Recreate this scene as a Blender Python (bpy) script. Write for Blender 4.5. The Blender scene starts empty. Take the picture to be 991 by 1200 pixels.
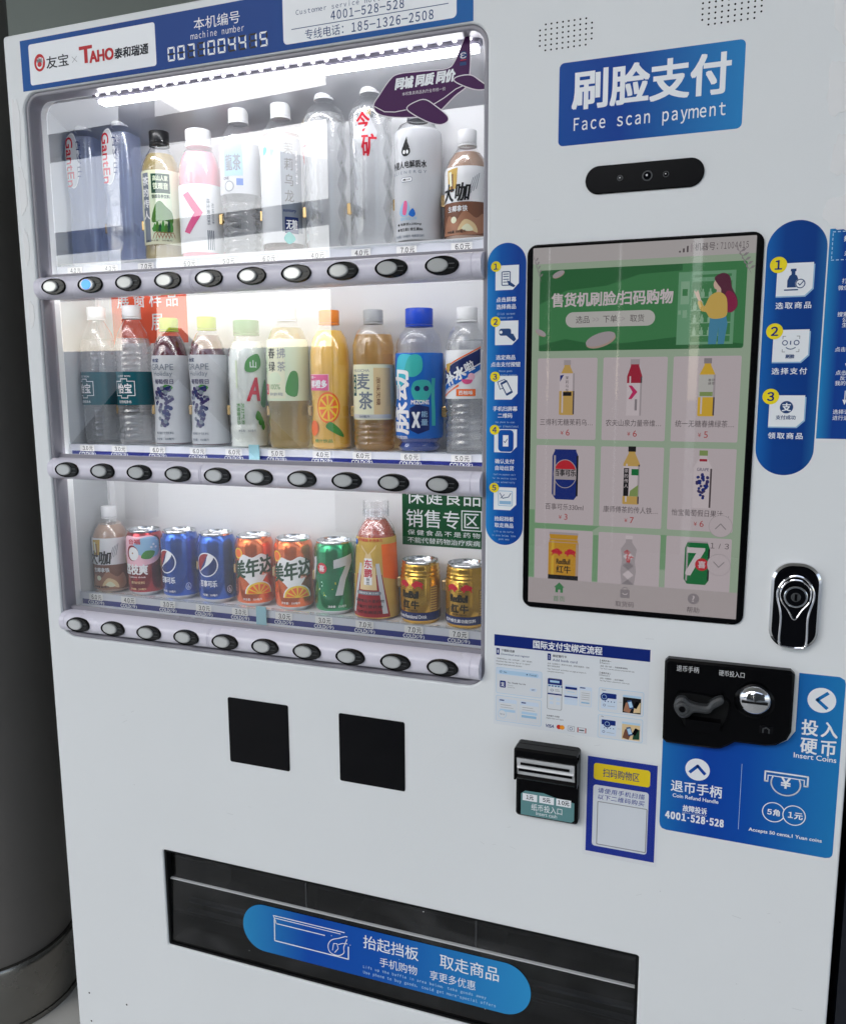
import bpy, math, random
from mathutils import Matrix, Vector
random.seed(7)
C = bpy.context.scene.collection
sc = bpy.context.scene

# ------------------------------------------------------------------ camera, world, sun, exposure
Z0 = 1.455            # camera height; the front of the machine is the plane y = 0, positions on it are in millimetres
cam_d = bpy.data.cameras.new('camera')
cam = bpy.data.objects.new('camera', cam_d); C.objects.link(cam)
cam_d.sensor_fit = 'HORIZONTAL'; cam_d.sensor_width = 36.0; cam_d.lens = 974.15 / 991 * 36
cam_d.clip_start = 0.02; cam_d.clip_end = 500
R = ((0.93953038, 0.00511278, 0.34242739), (0.04862986, 0.98776468, -0.14817581), (-0.33899527, 0.15586787, 0.9277863))
ax = Vector((R[0][0], R[0][2], -R[0][1])); ay = -Vector((R[1][0], R[1][2], -R[1][1])); az = -Vector((R[2][0], R[2][2], -R[2][1]))
M = Matrix((ax, ay, az)).transposed().to_4x4(); M.translation = (0, -1.08, Z0)
cam.matrix_world = M
sc.camera = cam

SUN_EL, SUN_AZ = math.radians(34), math.radians(205)
w = bpy.data.worlds.new('World'); sc.world = w; w.use_nodes = True
nt = w.node_tree; bg = nt.nodes['Background']
sky = nt.nodes.new('ShaderNodeTexSky'); sky.sky_type = 'NISHITA'; sky.sun_disc = False
sky.sun_elevation = SUN_EL; sky.sun_rotation = SUN_AZ; sky.air_density = 1.0; sky.dust_density = 1.0; sky.ozone_density = 1.0
hs = nt.nodes.new('ShaderNodeHueSaturation'); hs.inputs['Saturation'].default_value = 0.6
nt.links.new(sky.outputs[0], hs.inputs['Color']); nt.links.new(hs.outputs[0], bg.inputs[0]); bg.inputs[1].default_value = 0.15
sl = bpy.data.lights.new('sun', 'SUN'); sl.energy = 0.6; sl.angle = math.radians(40); sl.color = (1, .985, .96)
sun = bpy.data.objects.new('sun', sl); C.objects.link(sun)
sdir = Vector((math.sin(SUN_AZ) * math.cos(SUN_EL), math.cos(SUN_AZ) * math.cos(SUN_EL), math.sin(SUN_EL)))
sun.rotation_euler = sdir.to_track_quat('Z', 'Y').to_euler(); sun.location = (2, -8, 8)
sc.view_settings.view_transform = 'Standard'; sc.view_settings.look = 'None'
EXPO = 1.05
sc.view_settings.exposure = EXPO; sc.view_settings.gamma = 1
KS = 1.0 / 2 ** EXPO
sc.render.engine = 'CYCLES'
cy = sc.cycles
cy.use_denoising = True; cy.max_bounces = 16; cy.transparent_max_bounces = 24; cy.transmission_bounces = 12; cy.glossy_bounces = 5; cy.diffuse_bounces = 5
cy.sample_clamp_indirect = 6

# ------------------------------------------------------------------ materials
def lin(c): return c / 12.92 if c <= .04045 else ((c + .055) / 1.055) ** 2.4
def rgb(r, g, b, k=1.0): return tuple(min(.88, lin(v / 255) * k) for v in (r, g, b)) + (1,)
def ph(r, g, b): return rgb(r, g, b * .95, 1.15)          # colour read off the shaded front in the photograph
MATS = {}
def mat(name, col, rough=.4, metal=0, spec=.5, coat=0, trans=0, ior=1.45, emit=None, es=0, noise=0, nscale=40, bump=0, bscale=60, rnoise=0):
    m = bpy.data.materials.new(name); m.use_nodes = True; MATS[name] = m
    n = m.node_tree.nodes; l = m.node_tree.links; p = n['Principled BSDF']
    p.inputs['Base Color'].default_value = col; p.inputs['Roughness'].default_value = rough; p.inputs['Metallic'].default_value = metal
    p.inputs['Specular IOR Level'].default_value = spec; p.inputs['Coat Weight'].default_value = coat
    p.inputs['Transmission Weight'].default_value = trans; p.inputs['IOR'].default_value = ior
    if emit: p.inputs['Emission Color'].default_value = emit; p.inputs['Emission Strength'].default_value = es
    if noise or bump or rnoise:
        tc = n.new('ShaderNodeTexCoord')
    if noise:
        t = n.new('ShaderNodeTexNoise'); t.inputs['Scale'].default_value = nscale; t.inputs['Detail'].default_value = 6
        l.new(tc.outputs['Object'], t.inputs['Vector'])
        r = n.new('ShaderNodeMapRange'); r.inputs['From Min'].default_value = .3; r.inputs['From Max'].default_value = .7
        r.inputs['To Min'].default_value = 1 - noise; r.inputs['To Max'].default_value = 1 + noise
        x = n.new('ShaderNodeVectorMath'); x.operation = 'SCALE'; x.inputs[0].default_value = col[:3]
        l.new(t.outputs['Fac'], r.inputs['Value']); l.new(r.outputs[0], x.inputs['Scale']); l.new(x.outputs[0], p.inputs['Base Color'])
    if rnoise:
        t = n.new('ShaderNodeTexNoise'); t.inputs['Scale'].default_value = 9; t.inputs['Detail'].default_value = 8
        l.new(tc.outputs['Object'], t.inputs['Vector'])
        r = n.new('ShaderNodeMapRange'); r.inputs['From Min'].default_value = .3; r.inputs['From Max'].default_value = .7
        r.inputs['To Min'].default_value = max(.02, rough - rnoise); r.inputs['To Max'].default_value = rough + rnoise
        l.new(t.outputs['Fac'], r.inputs['Value']); l.new(r.outputs[0], p.inputs['Roughness'])
    if bump:
        t = n.new('ShaderNodeTexNoise'); t.inputs['Scale'].default_value = bscale; t.inputs['Detail'].default_value = 4
        l.new(tc.outputs['Object'], t.inputs['Vector'])
        b = n.new('ShaderNodeBump'); b.inputs['Strength'].default_value = bump; b.inputs['Distance'].default_value = .002
        l.new(t.outputs['Fac'], b.inputs['Height']); l.new(b.outputs[0], p.inputs['Normal'])
    return m
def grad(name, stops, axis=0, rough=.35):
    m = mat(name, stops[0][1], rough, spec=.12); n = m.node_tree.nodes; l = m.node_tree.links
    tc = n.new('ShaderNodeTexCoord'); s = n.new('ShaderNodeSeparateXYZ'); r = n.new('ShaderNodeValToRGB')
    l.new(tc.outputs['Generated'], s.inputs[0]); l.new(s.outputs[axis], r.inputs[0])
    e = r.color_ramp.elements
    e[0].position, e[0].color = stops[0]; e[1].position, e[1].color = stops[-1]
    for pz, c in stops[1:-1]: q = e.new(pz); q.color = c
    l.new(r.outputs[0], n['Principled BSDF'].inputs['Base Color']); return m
def clear(name, tint=(1, 1, 1, 1), gain=2.0, rough=0.0, bump=0, bscale=50, ior=1.5, haze=0, white=.8):
    m = bpy.data.materials.new(name); m.use_nodes = True; MATS[name] = m
    n = m.node_tree.nodes; l = m.node_tree.links; n.remove(n['Principled BSDF'])
    t = n.new('ShaderNodeBsdfTransparent'); t.inputs[0].default_value = tint
    g = n.new('ShaderNodeBsdfGlossy'); g.inputs['Roughness'].default_value = rough; g.inputs[0].default_value = (1, 1, 1, 1)
    f = n.new('ShaderNodeLayerWeight'); f.inputs[0].default_value = .5
    pw_ = n.new('ShaderNodeMath'); pw_.operation = 'POWER'; pw_.inputs[1].default_value = 5
    ma = n.new('ShaderNodeMath'); ma.operation = 'MULTIPLY_ADD'; f0 = ((ior - 1) / (ior + 1)) ** 2; ma.inputs[1].default_value = 1 - f0; ma.inputs[2].default_value = f0
    l.new(f.outputs['Facing'], pw_.inputs[0]); l.new(pw_.outputs[0], ma.inputs[0])
    mu = n.new('ShaderNodeMath'); mu.operation = 'MULTIPLY'; mu.inputs[1].default_value = gain; mu.use_clamp = True
    x = n.new('ShaderNodeMixShader'); l.new(ma.outputs[0], mu.inputs[0]); l.new(mu.outputs[0], x.inputs[0])
    l.new(t.outputs[0], x.inputs[1]); l.new(g.outputs[0], x.inputs[2]); last = x
    if haze:
        d = n.new('ShaderNodeBsdfDiffuse'); d.inputs[0].default_value = (white, white, white, 1)
        y = n.new('ShaderNodeMixShader'); y.inputs[0].default_value = haze
        l.new(x.outputs[0], y.inputs[1]); l.new(d.outputs[0], y.inputs[2]); last = y
    l.new(last.outputs[0], n['Material Output'].inputs[0])
    if bump:
        tc = n.new('ShaderNodeTexCoord'); t2 = n.new('ShaderNodeTexNoise'); t2.inputs['Scale'].default_value = bscale; t2.inputs['Detail'].default_value = 5
        l.new(tc.outputs['Object'], t2.inputs['Vector'])
        b = n.new('ShaderNodeBump'); b.inputs['Strength'].default_value = bump; b.inputs['Distance'].default_value = .004
        l.new(t2.outputs['Fac'], b.inputs['Height']); l.new(b.outputs[0], g.inputs['Normal']); l.new(b.outputs[0], f.inputs['Normal'])
    return m
def lcd(name, r, g, b):
    k = KS * .66
    e = tuple(lin(v / 255) * k for v in (r, g, b)) + (1,)
    return mat(name, (.006, .006, .007, 1), .08, emit=e, es=1.0, spec=.12)

W = lambda n, r, g, b, rough=.4, **k: mat(n, rgb(r, g, b), rough, spec=.2, **k)
mat('door_white', rgb(228, 231, 232), .42, spec=.3, noise=.015, nscale=3, bump=.05, bscale=420, rnoise=.06)
mat('cabinet_grey', rgb(120, 124, 126), .5)
mat('frame_grey', rgb(140, 138, 146), .32, rnoise=.05)
mat('rail_lilac', rgb(222, 219, 231), .25, rnoise=.05)
mat('case_white', rgb(232, 233, 235), .35, noise=.02, nscale=5)
mat('case_grey', rgb(168, 172, 176), .35, noise=.04, nscale=6)
mat('case_metal', rgb(176, 177, 182), .3, metal=.35, bump=.15, bscale=30)
mat('black', rgb(5, 5, 7), .25, spec=.14); mat('black_gloss', rgb(5, 5, 9), .06, spec=.22, noise=.2); mat('black_matt', rgb(12, 13, 14), .6, spec=.2)
mat('dark_grey', rgb(62, 64, 66), .4); mat('mid_grey', rgb(142, 144, 146), .35); mat('pale_grey', rgb(196, 198, 199), .3)
mat('chrome', rgb(225, 225, 228), .07, metal=1); mat('steel', rgb(140, 138, 134), .25, metal=1, rnoise=.1, noise=.1, nscale=6)
mat('gold_metal', rgb(205, 176, 128), .22, metal=1); mat('silver', rgb(215, 217, 220), .2, metal=1)
mat('white', rgb(236, 237, 238), .38); mat('paper', rgb(222, 226, 230), .5, spec=.2); mat('offwhite', rgb(218, 222, 226), .45, spec=.2)
mat('print_white', rgb(235, 238, 242), .35)
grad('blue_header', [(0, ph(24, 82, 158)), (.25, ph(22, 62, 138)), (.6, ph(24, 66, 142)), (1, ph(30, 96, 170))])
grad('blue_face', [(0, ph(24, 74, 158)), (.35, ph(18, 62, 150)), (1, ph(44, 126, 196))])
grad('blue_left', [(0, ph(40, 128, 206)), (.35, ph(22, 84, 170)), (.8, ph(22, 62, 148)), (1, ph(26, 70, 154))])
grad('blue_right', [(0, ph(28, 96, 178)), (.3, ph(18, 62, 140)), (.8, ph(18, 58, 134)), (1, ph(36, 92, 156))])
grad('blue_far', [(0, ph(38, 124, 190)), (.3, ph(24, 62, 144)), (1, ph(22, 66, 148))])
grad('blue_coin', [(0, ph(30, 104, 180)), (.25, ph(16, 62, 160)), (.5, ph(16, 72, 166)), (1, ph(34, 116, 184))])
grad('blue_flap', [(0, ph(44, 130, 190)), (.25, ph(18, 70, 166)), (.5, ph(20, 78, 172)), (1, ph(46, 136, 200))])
W('blue_dark', 16, 40, 118); W('blue_holder', 14, 44, 150); W('navy', 28, 40, 120); W('ink', 30, 34, 44); W('ink_blue', 40, 70, 120)
W('yellow', 248, 220, 40); W('label_yellow', 240, 210, 20); W('teal_sticker', 96, 140, 142); W('teal_tape', 150, 196, 206)
W('red', 190, 32, 40); W('red_logo', 196, 36, 44); W('orange_sticker', 240, 96, 60); W('green_sticker', 26, 84, 50)
W('plane_purple', 70, 22, 80); W('plane_edge', 225, 218, 224)
W('sky_pale', 176, 208, 232); W('pale_blue', 206, 220, 236); W('mc_red', 200, 50, 40); W('mc_gold', 236, 150, 40)
mat('cap_grey_gloss', rgb(168, 170, 170), .18, spec=.6); mat('cap_silver_gloss', rgb(206, 208, 207), .14, metal=.3, spec=.6); mat('bezel_dish', rgb(34, 35, 36), .12, spec=.35); W('tag_white', 228, 228, 226); W('rail_back', 206, 209, 216)
clear('window_clear', (.98, .985, .985, 1), gain=2.7)
clear('screen_clear', (.98, .985, .98, 1), gain=.9, rough=.02); clear('acrylic', (.93, .95, .97, 1), gain=1.5, rough=.05)
clear('film', (.98, .98, .98, 1), gain=2.6, rough=.04, bump=.10, bscale=22)
clear('sleeve', (.97, .975, .985, 1), gain=.8, rough=.08)
_sm = clear('smoky', (.42, .44, .47, 1), gain=.9, rough=.03, haze=.01, bump=.05, bscale=5)
_n = _sm.node_tree.nodes; _l = _sm.node_tree.links; _y = _n['Material Output'].inputs[0].links[0].from_node      # smears and dust on the plastic
_tc = _n.new('ShaderNodeTexCoord'); _mp = _n.new('ShaderNodeMapping'); _mp.inputs['Scale'].default_value = (5, 5, 11); _t = _n.new('ShaderNodeTexNoise'); _t.inputs['Scale'].default_value = 1.4; _t.inputs['Detail'].default_value = 7; _t.inputs['Distortion'].default_value = 1.2
_r = _n.new('ShaderNodeMapRange'); _r.inputs['From Min'].default_value = .46; _r.inputs['From Max'].default_value = .78; _r.inputs['To Min'].default_value = 0; _r.inputs['To Max'].default_value = .03
_l.new(_tc.outputs['Object'], _mp.inputs[0]); _l.new(_mp.outputs[0], _t.inputs['Vector']); _l.new(_t.outputs['Fac'], _r.inputs['Value']); _l.new(_r.outputs[0], _y.inputs[0])
clear('pet', (.995, .997, 1, 1), gain=2.0, rough=.04, bump=.35, bscale=42)
clear('pet_blue', (.93, .95, 1, 1), gain=2.0, rough=.04, bump=.3, bscale=42)
def emis(name, col, s, base=(.8, .8, .8, 1)): return mat(name, base, .3, emit=col, es=s)
emis('led_bead', (1, .98, 1, 1), 9 * KS); emis('led_band', (.98, .98, 1, 1), 21 * KS); emis('tube_light', (1, .99, .97, 1), 11.5 * KS)
emis('blue_lamp', (.05, .22, 1, 1), 2.2 * KS, (.05, .1, .5, 1))
mat('led_lens', rgb(112, 110, 124), .3, spec=.2)
def drink(name, col, body, haze=.3, gain=1.0, refr=.45):
    m = clear(name, col, gain, .03, .25, 45, 1.38); n = m.node_tree.nodes; l = m.node_tree.links
    out = n['Material Output']; src = out.inputs[0].links[0].from_socket
    if refr:
        rf = n.new('ShaderNodeBsdfRefraction'); rf.inputs[0].default_value = col; rf.inputs['IOR'].default_value = 1.33; rf.inputs['Roughness'].default_value = .02
        y0 = n.new('ShaderNodeMixShader'); y0.inputs[0].default_value = refr; l.new(src, y0.inputs[1]); l.new(rf.outputs[0], y0.inputs[2]); src = y0.outputs[0]
    tr = n.new('ShaderNodeBsdfTranslucent'); tr.inputs[0].default_value = body; df = n.new('ShaderNodeBsdfDiffuse'); df.inputs[0].default_value = body
    mx = n.new('ShaderNodeMixShader'); mx.inputs[0].default_value = .5; l.new(tr.outputs[0], mx.inputs[1]); l.new(df.outputs[0], mx.inputs[2])
    y = n.new('ShaderNodeMixShader'); y.inputs[0].default_value = haze; l.new(src, y.inputs[1]); l.new(mx.outputs[0], y.inputs[2]); l.new(y.outputs[0], out.inputs[0])
drink('water', (.995, .997, 1, 1), (.93, .94, .95, 1), .2, .7); drink('blue_water', (.92, .945, 1, 1), (.74, .80, .98, 1), .3, .7, .12)
drink('tea_gold', (.96, .86, .52, 1), (.88, .72, .34, 1), .35, .7); drink('tea_green', (.96, .86, .50, 1), (.88, .72, .34, 1), .35, .7); drink('barley_tea', (.95, .78, .46, 1), (.88, .62, .28, 1), .35, .7)
drink('red_tea', (.8, .4, .4, 1), (.5, .2, .2, 1), .3); drink('dark_tea', (.55, .36, .33, 1), (.30, .15, .14, 1), .4)
W('juice_orange', 252, 192, 84, .15, coat=.6); W('pink_drink', 250, 165, 178, .15, coat=.6); W('coffee_milk', 176, 146, 126, .15, coat=.6); W('blue_drink', 30, 70, 150, .12, coat=.7)
W('grape_dark', 88, 32, 46, .12, coat=.6); W('gold_drink', 176, 84, 66, .12, coat=.6); W('milky', 228, 232, 226, .2, coat=.5)
for n, c in dict(cap_white=(232, 233, 235), cap_black=(24, 24, 26), cap_grey=(92, 94, 102), cap_lime=(186, 204, 60), cap_green=(110, 156, 104), cap_orange=(244, 140, 50), cap_silver=(176, 178, 180), cap_blue=(26, 70, 190)).items(): W(n, *c, .3, coat=.2)
L_ = lambda n, r, g, b, **k: mat(n, rgb(r, g, b), k.pop('rough', .25), coat=.12, spec=.3, **k)
for n, c in dict(l_white=(235, 236, 238), l_grey=(196, 198, 202), l_cream=(226, 226, 196), l_green=(70, 120, 40), l_dkgreen=(30, 70, 50), l_black=(24, 24, 26), l_red=(196, 34, 54), l_pink=(240, 190, 205),
                 l_rose=(220, 90, 140), l_teal=(10, 84, 96), l_navy=(24, 40, 96), l_blue=(26, 100, 190), l_cyan=(70, 190, 210), l_mint=(60, 176, 170), l_brown=(120, 78, 58), l_mocha=(164, 116, 90), l_gold=(200, 166, 84),
                 l_orange=(240, 110, 40), l_palegreen=(214, 226, 196), l_leaf=(70, 140, 60), l_purple=(60, 50, 96), l_skyblue=(150, 190, 220), l_yellow=(246, 200, 50), l_slate=(120, 128, 140), l_crimson=(150, 24, 34), l_tan=(222, 196, 150)).items(): L_(n, *c)
def can(n, r, g, b): mat(n, rgb(r, g, b), .2, metal=.75, coat=.5, rnoise=.04)
can('can_blue', 20, 88, 190); can('can_orange', 236, 112, 48); can('can_green', 20, 150, 96); can('can_gold', 206, 160, 56); can('can_red', 170, 36, 50); can('can_blueband', 24, 64, 150)
mat('column_grey', rgb(120, 116, 112), .5, spec=.3, rnoise=.08, noise=.06, nscale=2)
mat('wall_green', rgb(104, 114, 110), .5, noise=.04, nscale=2); mat('wall_dark', rgb(58, 60, 60), .5)
mat('ground', rgb(196, 196, 192), .55, noise=.12, nscale=5, bump=.2, bscale=60)
mat('canopy_grey', rgb(196, 192, 182), .6); mat('beam_dark', rgb(66, 68, 72), .5); mat('station_grey', rgb(86, 86, 84), .6, noise=.1, nscale=1.5)
mat('hatch_dark', rgb(22, 25, 30), .3, noise=.2, nscale=7); mat('navy_cabinet', rgb(18, 22, 34), .3)

# ------------------------------------------------------------------ mesh helpers
class MB:
    def __init__(s): s.v = []; s.f = []; s.m = []; s.sm = []; s.names = []
    def mi(s, name):
        if name not in s.names: s.names.append(name)
        return s.names.index(name)
    def add(s, vs, fs, m, smooth=False):
        b = len(s.v); s.v += [tuple(p) for p in vs]
        for k, f in enumerate(fs):
            s.f.append([b + i for i in f]); s.m.append(s.mi(m[k] if isinstance(m, list) else m)); s.sm.append(smooth)
    def build(s, name, parent=None, loc=None, label=None, sharp=35):
        me = bpy.data.meshes.new(name); me.from_pydata(s.v, [], s.f)
        for n in s.names: me.materials.append(MATS[n])
        me.polygons.foreach_set('material_index', s.m); me.polygons.foreach_set('use_smooth', s.sm); me.update()
        if any(s.sm): me.set_sharp_from_angle(angle=math.radians(sharp))
        o = bpy.data.objects.new(name, me); C.objects.link(o)
        if parent: o.parent = parent
        if loc is not None: o.location = loc
        if label: o['label'] = label
        return o
    def box(s, x0, x1, y0, y1, z0, z1, m):
        vs = [(x, y, z) for x in (x0, x1) for y in (y0, y1) for z in (z0, z1)]
        s.add(vs, [(0, 1, 3, 2), (4, 6, 7, 5), (0, 4, 5, 1), (2, 3, 7, 6), (0, 2, 6, 4), (1, 5, 7, 3)], m)
    def prism(s, pts, y0, y1, m, bev=0, side=None, smooth=False):
        """outline in (x, z) metres, front at y0 (towards the camera), back at y1"""
        n = len(pts); side = side or m
        if bev:
            cx = sum(p[0] for p in pts) / n; cz = sum(p[1] for p in pts) / n
            inner = inset(pts, bev)
            a = [(p[0], y0, p[1]) for p in inner]; b = [(p[0], y0 + bev * .8, p[1]) for p in pts]; c = [(p[0], y1, p[1]) for p in pts]
            s.add(a, [list(range(n))], m)
            s.add(a + b + c, [(i, i + n, (i + 1) % n + n, (i + 1) % n) for i in range(n)] + [(n + i, 2 * n + i, 2 * n + (i + 1) % n, n + (i + 1) % n) for i in range(n)], side, True)
        else:
            a = [(p[0], y0, p[1]) for p in pts]; c = [(p[0], y1, p[1]) for p in pts]
            s.add(a, [list(range(n))], m)
            s.add(a + c, [(i, i + n, (i + 1) % n + n, (i + 1) % n) for i in range(n)], side, smooth)
    def lathe(s, prof, m, n=40, pw=None, flute=0, cx=0, cy=0, z0=0, rot=0, smooth=True, twist=None, caps=True):
        """prof: (r, z) metres bottom to top; m one material or one per segment; pw: superellipse power for squarish sections"""
        vs = []
        for j, (r, z) in enumerate(prof):
            for i in range(n):
                t = 2 * math.pi * (i + (.5 if twist and j % 2 else 0)) / n + rot
                c, d = math.cos(t), math.sin(t); q = 1
                if pw: q = 1 / (abs(math.cos(t)) ** pw + abs(math.sin(t)) ** pw) ** (1 / pw)
                if flute and i % 2 and j not in (0, len(prof) - 1): q -= flute / max(r, 1e-6)
                vs.append((cx + r * q * c, cy + r * q * d, z0 + z))
        fs = []; ms = []
        for j in range(len(prof) - 1):
            for i in range(n):
                i2 = (i + 1) % n; mm = m[j] if isinstance(m, list) else m
                if twist:
                    if j % 2 == 0: q = [(j * n + i, j * n + i2, (j + 1) * n + i), (j * n + i2, (j + 1) * n + i2, (j + 1) * n + i)]
                    else: q = [(j * n + i, j * n + i2, (j + 1) * n + i2), (j * n + i, (j + 1) * n + i2, (j + 1) * n + i)]
                    fs += q; ms += [mm, mm]
                else: fs.append((j * n + i, j * n + i2, (j + 1) * n + i2, (j + 1) * n + i)); ms.append(mm)
        if caps and prof[0][0] > 1e-5: fs.append(list(range(n))[::-1]); ms.append(ms[0])
        if caps and prof[-1][0] > 1e-5: fs.append([(len(prof) - 1) * n + i for i in range(n)]); ms.append(ms[-1])
        s.add(vs, fs, ms, smooth)
    def tube(s, pts, r, m, n=8):
        vs = []; fs = []
        for k, p in enumerate(pts):
            p = Vector(p); a = Vector(pts[max(0, k - 1)]); b = Vector(pts[min(len(pts) - 1, k + 1)]); t = (b - a).normalized()
            up = Vector((0, 1, 0)) if abs(t.y) < .9 else Vector((1, 0, 0)); e = t.cross(up).normalized(); g = t.cross(e)
            vs += [p + r * (math.cos(2 * math.pi * i / n) * e + math.sin(2 * math.pi * i / n) * g) for i in range(n)]
        for k in range(len(pts) - 1): fs += [(k * n + i, k * n + (i + 1) % n, (k + 1) * n + (i + 1) % n, (k + 1) * n + i) for i in range(n)]
        fs += [list(range(n)), [(len(pts) - 1) * n + i for i in range(n)]]
        s.add(vs, fs, m, True)
def inset(pts, d):
    n = len(pts); out = []
    area = sum(pts[i][0] * pts[(i + 1) % n][1] - pts[(i + 1) % n][0] * pts[i][1] for i in range(n))
    sg = 1 if area > 0 else -1
    for i in range(n):
        a, p, b = Vector(pts[i - 1]), Vector(pts[i]), Vector(pts[(i + 1) % n])
        e, g = (p - a), (b - p)
        if e.length < 1e-9 or g.length < 1e-9: out.append(tuple(p)); continue
        e.normalize(); g.normalize()
        n1 = Vector((-e.y, e.x)) * sg; n2 = Vector((-g.y, g.x)) * sg; q = (n1 + n2)
        if q.length < 1e-6: q = n1
        else: q.normalize(); q = q / max(.4, q.dot(n1))
        out.append((p.x + q.x * d, p.y + q.y * d))
    return out
def rr(x0, z0, x1, z1, r=0, n=6, corners=(1, 1, 1, 1)):
    """rounded rectangle, counter-clockwise from bottom-left; corners bl, br, tr, tl"""
    out = []
    for k, (cx, cz, a) in enumerate(((x0 + r, z0 + r, 180), (x1 - r, z0 + r, 270), (x1 - r, z1 - r, 0), (x0 + r, z1 - r, 90))):
        if r <= 0 or not corners[k]: out.append(((x0, z0), (x1, z0), (x1, z1), (x0, z1))[k]); continue
        for i in range(n + 1):
            t = math.radians(a + 90 * i / n); out.append((cx + r * math.cos(t), cz + r * math.sin(t)))
    return out
def ell(cx, cz, a, b=None, n=32, t0=0, t1=360):
    b = a if b is None else b; full = abs(t1 - t0) >= 360
    return [(cx + a * math.cos(math.radians(t0 + (t1 - t0) * i / (n if full else n - 1))), cz + b * math.sin(math.radians(t0 + (t1 - t0) * i / (n if full else n - 1)))) for i in range(n)]
def stadium(x0, z0, x1, z1, n=16):
    return rr(x0, z0, x1, z1, min(x1 - x0, z1 - z0) / 2 - 1e-6, n)
def mm(pts): return [(p[0] / 1000, p[1] / 1000) for p in pts]

_deps = None
_font = bpy.data.curves.new('lettering', 'FONT'); _fo = bpy.data.objects.new('lettering', _font); C.objects.link(_fo)
_cache = {}
def glyphs(s, bold=0, shear=0, sp=1.0):
    k = (s, bold, shear, sp)
    if k not in _cache:
        _font.body = s; _font.offset = bold; _font.shear = shear; _font.space_character = sp; _font.resolution_u = 3
        dg = bpy.context.evaluated_depsgraph_get(); dg.update(); e = _fo.evaluated_get(dg); me = e.to_mesh()
        vs = [(v.co.x, v.co.y) for v in me.vertices]; fs = [list(p.vertices) for p in me.polygons]; e.to_mesh_clear()
        _cache[k] = (vs, fs)
    return _cache[k]
def plate(outer, holes, y0, y1, m, bev=0.0):
    """flat plate with holes (outlines in metres, x/z), front at y0"""
    cu = bpy.data.curves.new('plate', 'CURVE'); cu.dimensions = '2D'; cu.fill_mode = 'BOTH'
    for pts in [outer] + holes:
        sp = cu.splines.new('POLY'); sp.points.add(len(pts) - 1); sp.use_cyclic_u = True
        for p, q in zip(sp.points, pts): p.co = (q[0], q[1], 0, 1)
    cu.extrude = (y1 - y0) / 2 - bev; cu.bevel_depth = bev; cu.bevel_resolution = 3; cu.offset = -bev
    o = bpy.data.objects.new('plate', cu); C.objects.link(o)
    dg = bpy.context.evaluated_depsgraph_get(); dg.update(); e = o.evaluated_get(dg); me = e.to_mesh()
    b = MB(); yc = (y0 + y1) / 2
    b.add([(v.co.x, yc - v.co.z, v.co.y) for v in me.vertices], [list(p.vertices) for p in me.polygons], m)
    e.to_mesh_clear(); bpy.data.objects.remove(o); return b
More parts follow.
